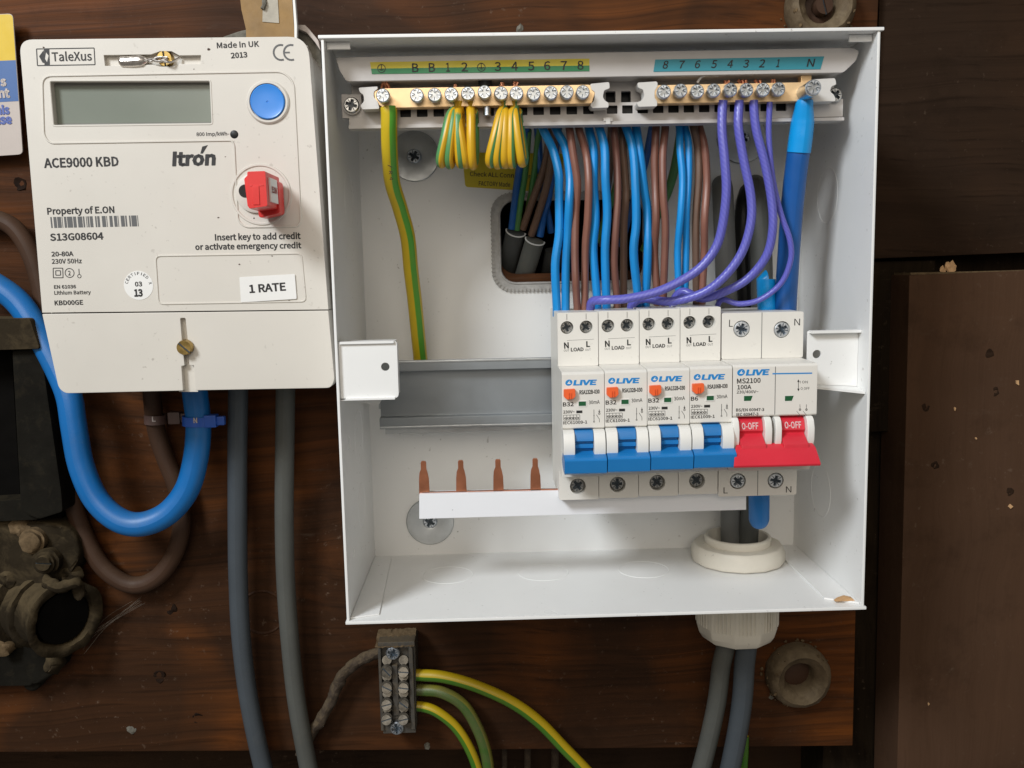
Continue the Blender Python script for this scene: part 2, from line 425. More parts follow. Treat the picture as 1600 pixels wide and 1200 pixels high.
# lettering -----------------------------------------------------------
# outlines of a plain grotesque alphabet: advance, then closed loops of x, y in thousandths of an em
GLYPHS = {
 ' ': (78,),
 '-': (121, (106, 110, 16, 110, 16, 86, 106, 86)),
 '.': (97, (65, 37, 49, 44, 32, 37, 26, 20, 32, 2, 49, -5, 65, 2, 72, 20)),
 '/': (137, (132, 278, 109, 278, 4, -63, 27, -63)),
 '0': (194, (97, 261, 39, 229, 18, 129, 39, 29, 97, -5, 156, 29, 177, 129, 156, 229), (62, 211, 97, 236, 133, 211, 146, 129, 133, 47, 97, 21, 62, 47, 48, 129)),
 '1': (194, (120, 257, 96, 257, 72, 246, 42, 238, 42, 218, 88, 218, 88, 27, 31, 27, 31, 0, 172, 0, 172, 27, 120, 27)),
 '2': (194, (144, 241, 90, 261, 47, 251, 14, 224, 33, 206, 57, 227, 86, 235, 121, 221, 133, 185, 104, 112, 15, 19, 15, 0, 177, 0, 177, 28, 64, 25, 137, 108, 165, 186)),
 '3': (194, (145, 244, 91, 261, 52, 253, 20, 231, 37, 210, 61, 228, 90, 235, 122, 224, 133, 195, 118, 160, 62, 146, 62, 121, 125, 107, 142, 70, 128, 35, 90, 22, 53, 31, 27, 51, 10, 31, 42, 6, 92, -5, 151, 15, 175, 69, 159, 112, 120, 134, 120, 136, 153, 158, 166, 197)),
 '4': (194, (149, 257, 114, 257, 7, 92, 7, 71, 119, 71, 119, 0, 149, 0, 149, 71, 183, 71, 183, 96, 149, 96), (121, 222, 119, 96, 40, 96, 99, 184)),
 '5': (194, (39, 257, 30, 137, 47, 126, 68, 137, 90, 141, 129, 126, 143, 83, 127, 38, 89, 22, 51, 31, 26, 50, 9, 29, 42, 6, 92, -5, 150, 18, 176, 83, 153, 146, 98, 165, 78, 163, 60, 155, 67, 229, 163, 229, 163, 257)),
 '6': (194, (149, 254, 114, 261, 48, 230, 20, 123, 44, 27, 105, -5, 157, 18, 179, 79, 160, 139, 108, 159, 77, 151, 50, 128, 70, 212, 116, 235, 138, 230, 157, 215, 175, 235), (103, 136, 137, 120, 149, 79, 136, 37, 105, 21, 67, 42, 50, 103, 77, 128)),
 '7': (194, (178, 257, 17, 257, 17, 229, 142, 229, 88, 125, 69, 0, 103, 0, 119, 127, 178, 237)),
 '8': (194, (150, 242, 99, 260, 49, 243, 28, 195, 39, 161, 31, 107, 16, 64, 39, 15, 98, -5, 156, 15, 178, 62, 165, 104, 135, 129, 158, 156, 169, 193), (69, 225, 98, 237, 130, 224, 142, 191, 135, 164, 116, 139, 75, 160, 57, 195), (54, 100, 80, 125, 127, 101, 148, 63, 134, 31, 98, 19, 60, 33, 44, 67)),
 '9': (194, (89, 261, 37, 238, 15, 178, 35, 118, 86, 97, 118, 106, 145, 128, 125, 45, 81, 22, 57, 27, 38, 42, 20, 22, 46, 3, 82, -5, 147, 28, 175, 139, 151, 231), (58, 220, 89, 236, 128, 216, 145, 155, 118, 129, 91, 121, 57, 137, 46, 178)),
 'A': (213, (88, 257, 1, 0, 34, 0, 59, 78, 153, 78, 177, 0, 211, 0, 124, 257), (105, 230, 106, 230, 145, 104, 67, 104)),
 'B': (230, (35, 257, 35, 0, 117, 0, 187, 19, 214, 75, 200, 117, 162, 137, 162, 138, 190, 159, 200, 194, 175, 242, 111, 257), (68, 231, 107, 231, 153, 222, 168, 190, 153, 159, 106, 148, 68, 148), (68, 123, 112, 123, 164, 111, 182, 76, 164, 38, 112, 26, 68, 26)),
 'C': (223, (175, 252, 134, 261, 53, 226, 20, 128, 52, 31, 132, -5, 176, 5, 211, 32, 193, 53, 166, 32, 133, 24, 75, 52, 54, 129, 76, 205, 134, 233, 164, 226, 187, 209, 204, 230)),
 'D': (241, (35, 257, 35, 0, 101, 0, 190, 34, 220, 129, 189, 224, 99, 257), (68, 230, 97, 230, 165, 204, 187, 129, 165, 54, 97, 27, 68, 27)),
 'E': (206, (35, 257, 35, 0, 187, 0, 187, 28, 68, 28, 68, 121, 165, 121, 165, 149, 68, 149, 68, 229, 183, 229, 183, 257)),
 'F': (193, (35, 257, 35, 0, 68, 0, 68, 115, 166, 115, 166, 143, 68, 143, 68, 229, 183, 229, 183, 257)),
 'G': (241, (183, 251, 138, 261, 54, 226, 20, 128, 53, 31, 136, -5, 182, 4, 215, 25, 215, 133, 131, 133, 131, 106, 186, 106, 186, 39, 165, 28, 139, 24, 76, 52, 54, 129, 77, 205, 139, 233, 171, 226, 194, 209, 212, 230)),
 'H': (255, (68, 257, 35, 257, 35, 0, 68, 0, 68, 121, 187, 121, 187, 0, 220, 0, 220, 257, 187, 257, 187, 149, 68, 149)),
 'I': (103, (68, 257, 35, 257, 35, 0, 68, 0)),
 'K': (226, (32, 0, 65, 0, 65, 78, 102, 122, 173, 0, 211, 0, 123, 147, 199, 257, 161, 257, 65, 119, 65, 257, 32, 257)),
 'L': (190, (68, 257, 35, 257, 35, 0, 180, 0, 180, 28, 68, 28)),
 'M': (284, (35, 257, 35, 0, 64, 0, 60, 218, 62, 218, 131, 26, 153, 26, 222, 218, 223, 218, 219, 0, 249, 0, 249, 257, 210, 257, 143, 66, 142, 66, 74, 257)),
 'N': (253, (35, 257, 35, 0, 66, 0, 62, 215, 63, 215, 91, 162, 185, 0, 218, 0, 218, 257, 187, 257, 192, 42, 190, 42, 162, 95, 68, 257)),
 'O': (260, (130, 261, 51, 226, 20, 129, 51, 31, 130, -5, 209, 31, 240, 129, 209, 226), (74, 205, 130, 233, 185, 205, 206, 129, 185, 52, 130, 24, 74, 52, 54, 129)),
 'P': (222, (35, 257, 35, 0, 68, 0, 68, 102, 110, 102, 178, 121, 204, 181, 178, 240, 109, 257), (68, 230, 104, 230, 155, 220, 172, 181, 156, 141, 106, 128, 68, 128)),
 'R': (222, (35, 257, 35, 0, 68, 0, 68, 109, 114, 109, 176, 0, 213, 0, 147, 112, 189, 137, 205, 185, 180, 241, 116, 257), (68, 230, 111, 230, 157, 220, 173, 185, 157, 147, 111, 135, 68, 135)),
 'S': (209, (152, 252, 110, 261, 52, 242, 29, 193, 46, 150, 81, 127, 118, 111, 148, 94, 161, 65, 146, 35, 107, 24, 68, 33, 36, 56, 17, 33, 56, 6, 106, -5, 170, 17, 194, 68, 178, 112, 141, 137, 104, 153, 76, 168, 62, 196, 75, 223, 110, 233, 142, 226, 168, 209, 185, 230)),
 'T': (210, (199, 257, 11, 257, 11, 229, 89, 229, 89, 0, 121, 0, 121, 229, 199, 229)),
 'U': (252, (67, 257, 34, 257, 34, 106, 61, 20, 126, -5, 192, 20, 218, 106, 218, 257, 187, 257, 187, 105, 170, 41, 126, 24, 84, 41, 67, 105)),
 'V': (201, (34, 257, 0, 257, 82, 0, 120, 0, 201, 257, 168, 257, 102, 33, 101, 33)),
 'W': (307, (42, 257, 9, 257, 63, 0, 102, 0, 153, 213, 154, 213, 206, 0, 245, 0, 298, 257, 267, 257, 225, 34, 223, 34, 169, 257, 140, 257, 86, 34, 85, 34)),
 'X': (201, (47, 257, 11, 257, 81, 133, 6, 0, 40, 0, 98, 111, 99, 111, 159, 0, 195, 0, 120, 131, 190, 257, 156, 257, 103, 153)),
 'Y': (186, (34, 257, 0, 257, 77, 99, 77, 0, 109, 0, 109, 99, 186, 257, 153, 257, 94, 128, 92, 128)),
 'a': (197, (154, 174, 103, 195, 61, 187, 29, 170, 41, 148, 67, 162, 98, 168, 129, 154, 137, 120, 49, 97, 21, 49, 36, 10, 76, -5, 109, 3, 143, 0, 169, 0, 169, 117), (70, 82, 137, 99, 137, 46, 111, 28, 85, 21, 61, 28, 51, 51)),
 'c': (179, (142, 188, 110, 195, 46, 169, 18, 95, 44, 22, 107, -5, 140, 2, 169, 19, 155, 41, 134, 28, 110, 22, 67, 42, 51, 95, 68, 148, 111, 168, 131, 164, 149, 152, 165, 173)),
 'd': (217, (185, 279, 153, 279, 153, 206, 154, 173, 130, 189, 101, 195, 43, 168, 19, 95, 40, 21, 97, -5, 129, 3, 159, 0, 185, 0), (106, 168, 130, 163, 153, 148, 153, 48, 129, 29, 104, 22, 65, 42, 51, 95, 68, 148)),
 'e': (194, (160, 171, 103, 195, 44, 168, 18, 95, 45, 22, 109, -5, 144, 1, 172, 15, 160, 36, 138, 25, 113, 21, 68, 39, 50, 88, 178, 88, 179, 106), (104, 169, 139, 154, 151, 110, 49, 110, 68, 154)),
 'f': (114, (110, 282, 93, 283, 51, 266, 37, 221, 37, 190, 12, 188, 12, 164, 37, 164, 37, 0, 69, 0, 69, 164, 110, 164, 110, 190, 69, 190, 69, 220, 76, 248, 96, 258, 107, 256, 118, 252, 125, 277)),
 'g': (197, (111, 194, 96, 195, 46, 177, 25, 127, 33, 97, 35, 60, 29, 39, 34, 20, 46, 6, 25, -13, 18, -37, 40, -74, 96, -88, 166, -68, 193, -22, 176, 13, 126, 23, 89, 23, 63, 29, 56, 44, 59, 57, 68, 67, 82, 62, 96, 60, 145, 78, 166, 126, 161, 149, 150, 166, 189, 166, 189, 190, 123, 190), (68, 160, 96, 172, 125, 160, 137, 127, 125, 94, 96, 82, 68, 94, 56, 127), (123, -3, 151, -8, 161, -27, 145, -54, 101, -65, 60, -56, 46, -32, 50, -16, 65, 0)),
 'h': (213, (64, 279, 32, 279, 32, 0, 64, 0, 64, 138, 90, 160, 116, 167, 144, 155, 152, 116, 152, 0, 184, 0, 184, 120, 170, 176, 126, 195, 91, 186, 63, 163)),
 'i': (96, (64, 190, 32, 190, 32, 0, 64, 0), (64, 266, 48, 271, 33, 266, 27, 251, 33, 235, 48, 229, 64, 235, 70, 251)),
 'k': (193, (64, 279, 32, 279, 32, 0, 64, 0, 64, 50, 99, 92, 155, 0, 190, 0, 118, 113, 181, 190, 146, 190, 64, 90)),
 'l': (99, (64, 279, 32, 279, 32, 38, 40, 7, 66, -5, 84, -2, 80, 23, 67, 25, 64, 36)),
 'm': (324, (156, 185, 122, 195, 90, 186, 58, 190, 32, 190, 32, 0, 64, 0, 64, 138, 89, 160, 112, 167, 139, 155, 147, 116, 147, 0, 179, 0, 179, 138, 204, 160, 227, 167, 254, 155, 263, 116, 263, 0, 294, 0, 294, 120, 280, 176, 237, 195, 204, 185, 174, 159)),
 'n': (214, (170, 176, 126, 195, 91, 186, 58, 190, 32, 190, 32, 0, 64, 0, 64, 138, 90, 160, 116, 167, 144, 155, 152, 116, 152, 0, 184, 0, 184, 120)),
 'o': (212, (168, 169, 106, 195, 45, 169, 18, 95, 45, 22, 106, -5, 168, 22, 194, 95), (66, 148, 106, 168, 146, 148, 161, 95, 146, 42, 106, 22, 66, 42, 51, 95)),
 'p': (217, (179, 169, 123, 195, 91, 187, 58, 190, 32, 190, 32, -80, 64, -80, 63, 18, 90, 1, 116, -5, 173, 22, 199, 98), (115, 168, 154, 149, 165, 98, 150, 42, 111, 22, 89, 27, 64, 42, 64, 142, 91, 161)),
 'r': (136, (127, 194, 116, 195, 86, 184, 58, 190, 32, 190, 32, 0, 64, 0, 64, 122, 87, 156, 112, 166, 131, 163, 137, 191)),
 's': (164, (120, 189, 87, 195, 39, 179, 22, 141, 39, 105, 107, 72, 120, 50, 111, 29, 83, 20, 53, 27, 27, 43, 11, 22, 43, 3, 82, -5, 133, 12, 151, 52, 132, 90, 65, 122, 52, 143, 61, 162, 88, 170, 111, 165, 131, 153, 146, 173)),
 't': (132, (70, 244, 43, 244, 40, 190, 9, 188, 9, 164, 38, 164, 38, 59, 50, 13, 92, -5, 110, -2, 127, 2, 121, 27, 99, 21, 76, 31, 70, 58, 70, 164, 122, 164, 122, 190, 70, 190)),
 'u': (213, (62, 190, 29, 190, 29, 70, 44, 14, 88, -5, 122, 5, 154, 0, 181, 0, 181, 190, 149, 190, 149, 55, 124, 31, 97, 23, 70, 35, 62, 74)),
 'v': (182, (38, 190, 5, 190, 73, 0, 111, 0, 178, 190, 146, 190, 93, 26, 91, 26)),
 'y': (182, (38, 190, 5, 190, 81, 0, 77, -15, 60, -44, 34, -56, 19, -53, 13, -78, 35, -82, 80, -63, 106, -16, 178, 190, 147, 190, 97, 31, 95, 31)),
 'z': (166, (153, 190, 23, 190, 23, 164, 112, 164, 12, 17, 12, 0, 156, 0, 156, 26, 53, 26, 153, 173)),
 '~': (194, (101, 141, 63, 158, 38, 149, 14, 123, 32, 110, 46, 128, 62, 134, 94, 117, 132, 100, 157, 109, 180, 136, 162, 148, 148, 130, 132, 125)),
}
_fc = {}
def glyph(ch, bold):
    if (ch, bold) in _fc: return _fc[ch, bold]
    loops = [[(l[i], l[i+1]) for i in range(0, len(l), 2)] for l in GLYPHS[ch][1:]]
    vs, fs = [(p[0], p[1], 0) for l in loops for p in l], []
    if loops: fs = [tuple(t) for t in tessellate_polygon([[Vector((x, y, 0)) for x, y in l] for l in loops])]
    if bold and loops:                       # heavier stroke: every outline edge widened both ways
        for l in loops:
            for i in range(len(l)):
                a, b = Vector(l[i]), Vector(l[(i+1) % len(l)]); d = b-a; L = d.length
                if L < 1: continue
                d = d/L*bold*.7; n = Vector((-d.y, d.x))/.7; k = len(vs)
                lv = 1+i % 3+(i == len(l)-1)*3; vs += [(*q, lv) for q in (a-d+n, b+d+n, b+d-n, a-d-n)]; fs.append((k, k+1, k+2, k+3))
    _fc[ch, bold] = (vs, fs); return vs, fs
def glyphs(s, bold=0., spacing=1.):
    bw = 20 if bold >= .03 else 13 if bold >= .016 else 10 if bold >= .011 else 8 if bold > 0 else 4 if bold == 0 else 0
    vs, fs, x = [], [], 0.
    for ch in s:
        g, f = glyph(ch, bw); n = len(vs)
        vs += [((p[0]+x)/1000., p[1]/1000., p[2]) for p in g]; fs += [tuple(n+i for i in t) for t in f]
        x += GLYPHS[ch][0]*spacing
    return vs, fs
_H = glyphs('H'); CAP = max(v[1] for v in _H[0])
def text(mb, s, a, b, cap, h, bold=0., shear=0., spacing=1.):
    """letters from point a to point b (X,Z on the plane h), capital height cap (mm)"""
    vs, fs = glyphs(s, bold, spacing)
    x0 = min(v[0] for v in vs); x1 = max(v[0] for v in vs)
    A = Vector(a); D = Vector(b)-A; w = D.length; u = D/w; n = Vector((-u.y, u.x))
    out = []
    for v in vs:
        y = v[1]/CAP*cap; x = (v[0]-x0)/(x1-x0)*w+shear*y
        q = A+u*x+n*y; out.append((q.x, q.y, h+v[2]*.009))
    mb._add(out, fs); return mb
def tpx(mb, s, x0, y0, x1, y1, cap, h, bold=0., shear=0., org=(0, 0), spacing=1.):
    """same with photograph pixels of the baseline and of the capital height"""
    a = P(x0, y0, h); b = P(x1, y1, h); c = P(x0, y0-cap, h)
    return text(mb, s, (a[0]-org[0], a[1]-org[1]), (b[0]-org[0], b[1]-org[1]), abs(c[1]-a[1]), h, bold, shear, spacing)
def line(mb, a, b, w, h):
    A = Vector(a); B = Vector(b); t = (B-A).normalized(); n = Vector((-t.y, t.x))*w/2
    return mb.flat([tuple(A+n), tuple(B+n), tuple(B-n), tuple(A-n)], h)
def annulus(mb, x, z, r0, r1, h, n=28):
    k = len(mb.v)
    for r in (r0, r1): mb.v += [(x+r*math.cos(2*PI*i/n), z+r*math.sin(2*PI*i/n), h) for i in range(n)]
    mb.f += [(k+i, k+(i+1) % n, k+n+(i+1) % n, k+n+i) for i in range(n)]
    return mb

# screws: head of unit kinds, centred at 0, facing the viewer
def cross(r, w, l, ang=0.):
    p = []
    for k in range(4):
        a = ang+k*PI/2; c, s_ = math.cos(a), math.sin(a)
        for x, z in ((l, -w), (l, w), (w, w)): p.append((x*c-z*s_, x*s_+z*c))
    return [(x*r, z*r) for x, z in p]
_sm = {}
def screw_meshes(kind, r, hm):
    key = (kind, round(r, 2), hm)
    if key in _sm: return _sm[key]
    b = MB(); d = MB()
    if kind == 'cross':
        n = 24
        b.prism(circ(0, 0, r, n), -1.2*r*.6, .0, [cross(r, .21, .74)], top=circ(0, 0, r*.97, n))
        b.prism(circ(0, 0, r*.97, n), 0, r*.16, [cross(r, .21, .74)], top=circ(0, 0, r*.84, n))
        for k in range(4):                      # the four fine ticks between the arms
            a = PI/4+k*PI/2; x, z = math.cos(a), math.sin(a)
            line(d, (x*r*.30, z*r*.30), (x*r*.80, z*r*.80), r*.10, r*.175)
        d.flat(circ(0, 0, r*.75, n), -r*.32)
    else:                                       # slotted
        w = .11*r
        for sgn in (1, -1):
            pts = [(r*math.cos(t), sgn*(max(w, r*math.sin(t)))) for t in [PI*k/14 for k in range(15)]]
            pts = [(x, z) for x, z in pts]
            b.prism([(p[0]*.985, p[1]) for p in pts], -r*.5, r*.28, top=[(p[0]*.86, sgn*max(w, abs(p[1])*.86)) for p in pts])
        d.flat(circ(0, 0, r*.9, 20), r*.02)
    nb = len(b.f); k = len(b.v)
    b.v += d.v; b.f += [tuple(k+i for i in f) for f in d.f]
    me = bpy.data.meshes.new('screw')
    me.from_pydata([(v[0]*S, -v[2]*S, v[1]*S) for v in b.v], [], b.f)
    for i, p in enumerate(me.polygons): p.material_index = int(i >= nb)
    bm = bmesh.new(); bm.from_mesh(me); bmesh.ops.recalc_face_normals(bm, faces=bm.faces); bm.to_mesh(me); bm.free()
    for p in me.polygons: p.use_smooth = True
    me.set_sharp_from_angle(angle=math.radians(30))
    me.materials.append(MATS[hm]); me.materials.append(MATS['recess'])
    _sm[key] = me; return me
def screw(parent, x, z, h, r, kind='cross', hm='zinc', ang=None, name='screw', tilt=0.):
    o = bpy.data.objects.new(name, screw_meshes(kind, r, hm)); C.objects.link(o); o.parent = parent
    root = parent
    while root.parent: root = root.parent
    g = ORG.get(root.name, Vector((0, 0, 0)))
    o.location = ((x-g[0])*S, -(h-g[2])*S, (z-g[1])*S)
    o.rotation_euler = (tilt, random.uniform(0, PI/2) if ang is None else ang, random.uniform(-.05, .05))
    return o
def copy_tree(o, parent=None):
    c = o.copy(); C.objects.link(c); c.parent = parent
    for ch in list(o.children): copy_tree(ch, c)
    return c

# ================================================================== the setting
HX0, HX1, HZ0, HZ1 = 71.5, 146.0, -101.0, -58.5          # cable entry through the back of the enclosure
b = MB(); b.box(-420, 560, -620, 300, -95, -90)
solo('back_wall', b, 'void', kind='structure')

# the long backboard, with a hole sawn behind the cable entry
t = thing('backboard', 'dark varnished reddish wooden board that everything is screwed to', 'board', (60, -355, -20))
def _bt(x): return -354.0+(x+33)*(-8.0)/295.0
b = MB(); b.prism([(-380, _bt(-380)), (60, _bt(60)-.8), (263, _bt(263)), (262, -158), (266, 60), (266, 290), (-380, 290)], -22, 0,
                  [rrect(HX0-.5, HX1+1, HZ0+5.0, HZ1+2, 9)])
part('plank', b, 'board_wood', t, bevel=.7)
k = P(200, 1137, 0)
b = MB()
for (px, py, r) in ((205, 1140, 11), (812, 44, 9), (668, 1165, 8), (1206, 1090, 7)):
    x, z = P(px, py, 0); b.lathe([(r/3.1*(.7+.3*q), -.1+q*0) if q == 0 else (r/3.1*.5, .7) for q in (0, 1)]+[(0, 1.0)], (x, z, .0), seg=14)
b.jitter(1.3, .5)
part('dust_clump', b, 'dust_grey', t, kind='stuff')
b = MB(); x, z = P(410, 957, 0)
b.lathe([(10.5, -.2), (11.8, .5), (13.0, -.2)], (x, z, 0), seg=36)
part('plug_rim', b, 'board_wood', t)
for px, py, r in ((269, 952, 2.6), (248, 1057, 3.0), (308, 1122, 2.4), (30, 288, 2.8)):
    x, z = P(px, py, 0); b = MB(); b.lathe([(r*1.3, -.3), (r*1.1, .2), (r*.5, .1), (0, -.0)], (x, z, 0), seg=16).jitter(1.2, .35)
    part('knot', b, 'knot_wood', t)

# dark post and the boards on the right
b = MB(); x0, z0 = P(1300, 0, -22)
b.prism([(255, -520), (420, -520), (420, 320), (255, 320)], -60, -23)
solo('dark_post', b, 'post_wood', 'very dark upright post seen in the gap right of the white enclosure', 'post')
t = thing('upper_board', 'dark brown board at the upper right, above the flat brown panel', 'board', (330, -80, -14))
b = MB(); x0 = P(1372, 200, -6)[0]
b.prism([(268.5, -92), (470, -88), (470, 320), (268.5, 320)], -20, -6)
part('plank', b, 'side_wood', t, bevel=.6)
b = MB(); b.prism([(266.5, -186), (305, -186), (305, -93.5), (266.5, -93.5)], -20, -11)
part('batten', b, 'post_wood', t, bevel=.5)
lx, lz = P(1421, 430, 10); lx2, lz2 = P(1407, 1200, 10)
t = thing('flat_panel', 'flat brown hardboard panel at the right edge with nail marks', 'panel', (340, -380, 0))
b = MB(); b.prism([(lx, lz), (470, lz+3.5), (470, -460), (lx2-1, -460)], -20, 10)
part('panel_face', b, 'panel_wood', t, bevel=.5)
b = MB(); b.box(lx+1, 470, lz+.2, lz+1.2, -18, 9).jitter(.8, .3)
part('dust_line', b, 'dust_brown', t, kind='stuff')
for px, py in ((1546, 552), (1556, 612), (1446, 637), (1578, 768), (1461, 727)):
    x, z = P(px, py, 10); b = MB(); b.lathe([(2.4, -.1), (1.6, .22), (.8, .05), (0, .1)], (x, z, 10), seg=14).jitter(.7, .5)
    part('nail_head', b, 'side_wood', t)
b = MB()
for px, py, r in ((1590, 598, 1.5), (1492, 639, 1.1), (1579, 791, 1.3), (1451, 1100, .8), (1525, 685, .6)):
    x, z = P(px, py, 10.4); a = random.random()*3
    b.prism([(x+r*math.cos(a+q)*(1 if i % 2 else .5), z+r*math.sin(a+q)) for i, q in enumerate((0, 1.3, 2.6, 4.2))], 10, 10.8)
part('splinter', b, 'wood_chip', t, kind='stuff')
t = thing('wood_chip', 'small pale chip of wood lying on the top edge of the brown panel', 'wood chip', (P(1484, 420, 4)[0], P(1484, 424, 4)[1], 4))
x, z = P(1484, 418, 4)
for dx, dz, r, dh in ((0, 0, 3., 0), (-4.2, -1.0, 1.8, 1), (2.6, 1.2, 2.2, -2)):
    b = MB(); b.lathe([(0, -1.4), (r*.9, -.8), (r, .3), (r*.5, 1.), (0, 1.1)], (x+dx, z+dz, 4+dh), axis=(.3, .5, 1), seg=9).jitter(1.2, .9)
    part('flake', b, 'wood_chip', t)
# the rail below and the pipes in the dark slot
b = MB(); b.prism([(-380, -520), (420, -520), (420, -350), (-380, -345)], -88, -60)
solo('lower_board', b, 'side_wood', 'dark board deep in the slot under the backboard', 'board')
for i, (px, w) in enumerate(((787, 5), (823, 6), (866, 7))):
    x, z = P(px, 1186, -40); b = MB(); b.tube([(x, z-60, -42), (x+.5, z, -40), (x+1.5, z+26, -44)], w/3., seg=10)
    solo('dim_cable', b, 'old_cable', ('thin dim cable, leftmost of three in the slot below the board', 'thin dim cable, middle of three in the slot below the board', 'thin dim cable, rightmost of three in the slot below the board')[i], 'cable', 'dim cables in the slot under the board')
# cobwebs
def web(label, strands, h, name='cobweb'):
    b = MB()
    for st in strands: b.tube([(*P(x, y, hh), hh) for x, y, hh in st], .06, seg=4, sub=3)
    solo(name, b, 'web', label, 'cobweb', kind=None)
random.seed(3)
web('wispy cobweb strung from the dusty lug across the lower left wood',
    [[(132+random.randint(-4, 4), 1000+random.randint(-8, 25), 14), (165+random.randint(-5, 5), 975+random.randint(-6, 6), 6), (215+random.randint(-12, 12), 938+random.randint(-6, 6), 2)] for _ in range(9)], 5)
web('small cobweb in the dark gap left of the brown panel',
    [[(1380, 1037, -10), (1395+random.randint(-4, 4), 1040+random.randint(-14, 12), -6), (1408+random.randint(-2, 10), 1046+random.randint(-25, 14), 2)] for _ in range(7)], 5)

# ================================================================== white enclosure
BW, BH, BD = 228.0, 244.6, 92.2
enc = thing('enclosure', 'open white metal consumer unit box without its cover', 'enclosure', (BW/2, -BH, 0))
WH = 'white_paint'
b = MB(); b.prism([(1.2, -BH+.02), (BW-1.2, -BH+.02), (BW-1.2, -1.2), (1.2, -1.2)], .2, 1.4, [rrect(HX0, HX1, HZ0, HZ1, 8)])
part('back_panel', b, WH, enc)
for nm, (x0, x1) in (('side_wall', (0, 1.2)), ('side_wall', (BW-1.2, BW))):
    b = MB(); b.box(x0, x1, -BH, 0, .2, BD); part(nm, b, WH, enc, bevel=.35)
b = MB(); b.box(-1., BW+1.2, -.0, 1.4, .2, BD+.8); part('top_wall', b, WH, enc, bevel=.35)
b = MB(); b.box(-.5, BW+.8, -BH-1.4, -BH+.0, .2, BD+.8); part('bottom_wall', b, WH, enc, bevel=.35)
# folded corner tabs on the floor
b = MB(); b.prism_x([(0, 0)]*0 or [(-BH+.02, 3), (-BH+1.0, 3), (-BH+1.0, BD-3), (-BH+.02, BD-3)], BW-2.4, BW-1.3)
b = MB(); b._add([(BW-1.3, -BH+.05, 4), (BW-14.5, -BH+.05, 6), (BW-14.5, -BH+.05, BD-9), (BW-1.3, -BH+.05, BD-2), (BW-1.3, -BH+1.0, 4), (BW-14.5, -BH+1.0, 6), (BW-14.5, -BH+1.0, BD-9), (BW-1.3, -BH+1.0, BD-2)],
               [(0, 1, 2, 3), (4, 5, 6, 7), (0, 1, 5, 4), (1, 2, 6, 5), (2, 3, 7, 6), (3, 0, 4, 7)])
part('corner_tab', b, WH, enc, bevel=.25)
b = MB(); b._add([(1.3, -BH+.05, 4), (10.5, -BH+.05, 6), (13.5, -BH+.05, BD-6), (1.3, -BH+.05, BD-2), (1.3, -BH+.7, 4), (10.5, -BH+.7, 6), (13.5, -BH+.7, BD-6), (1.3, -BH+.7, BD-2)],
               [(0, 1, 2, 3), (4, 5, 6, 7), (0, 1, 5, 4), (1, 2, 6, 5), (2, 3, 7, 6), (3, 0, 4, 7)])
part('corner_tab', b, WH, enc, bevel=.25)
# the short folded lips at the upper front corners
b = MB(); b.box(1.3, 11, -3.0, -.1, BD-6, BD-4.8); part('corner_lip', b, WH, enc, bevel=.3)
b = MB(); b.box(BW-11, BW-1.3, -3.0, -.1, BD-6, BD-4.8); part('corner_lip', b, WH, enc, bevel=.3)
# pressed knockouts: shallow discs
def disc(c, axis, R):
    b = MB(); b.lathe([(R+.25, -.02), (R+.08, .13), (R-.08, .13), (R-.25, -.02)], c, axis, 56)
    part('knockout_line', b, WH, enc)
for px in (700, 848, 1003):
    x, z = P(px, 882, 30)
    disc((x, -BH+.0, 35), (0, 1, 0), 12.5)
for z in (-60, -172, -206): disc((1.2, z, 42), (1, 0, 0), 13 if z != -206 else 11)
for z in (-62, -205): disc((BW-1.2, z, 40), (-1, 0, 0), 13)
# flexible edging round the cable entry
b = MB(); o = rrect(HX0-4.2, HX1+4, HZ0-4.2, HZ1+3.5, 10)
b.prism(o, 1.2, 2.0, [rrect(HX0+.4, HX1-.4, HZ0+.4, HZ1-.4, 8)])
b.bead(rrect(HX0-.0, HX1+.0, HZ0, HZ1, 8), .7, 1.0, 1.6)
part('edge_trim', b, 'trim_grey', enc, bevel=.2)
b = MB(); per = rrect(HX0-3.6, HX1+3.4, HZ0-3.6, HZ1+3., 10, 8)
acc = 0.
for i in range(len(per)):
    a = Vector(per[i]); c = Vector(per[(i+1) % len(per)]); L = (c-a).length; d = (c-a).normalized(); n = Vector((d.y, -d.x)); q = 0.
    while acc < L:
        p = a+d*acc; b.prism([tuple(p-d*.4-n*.9), tuple(p+d*.4-n*.9), tuple(p+d*.4+n*.9), tuple(p-d*.4+n*.9)], 2.0, 2.7); acc += 2.0
    acc -= L
part('trim_teeth', b, 'trim_grey', enc, kind='stuff')
# cover brackets
xa, za = P(540, 535, 90); xb, zb = P(620, 535, 90); xc, zc = P(602, 573, 90)
b = MB(); b.prism(rpoly([(1.3, za), (xb, za+.1), (xb, za-24.2), (1.3, za-24.4)], [.2, 1.2, 2, .2]), 89, 90.1, [circ(xc, zc, 1.8, 20)])
b.box(2, xb-1.0, za-.9, za+.1, 80, 89.5)
b.box(2, xb-1.2, za-.7, za+.35, 90, 91.2); b.box(3.5, xb-1.5, za-24.6, za-23.8, 90, 91.6); b.box(xb-.9, xb+.0, za-22.5, za-1.2, 84, 89.6)
b.prism_z([(1.3, 84), (xb-3, 89), (xb-3, 90.1), (1.3, 90.1)], za-24.8, za-23.9)
part('cover_bracket', b, WH, enc, bevel=.3)
b = MB(); b.prism([(1.3, za-25), (xb-8, za-25), (xb-12, za-31), (1.3, za-27)], 66, 67.1); part('bracket_web', b, WH, enc, bevel=.2)
xa, za = P(1261, 517, 80); xb, zb = P(1345, 515, 80); xc, zc = P(1275, 553, 80)
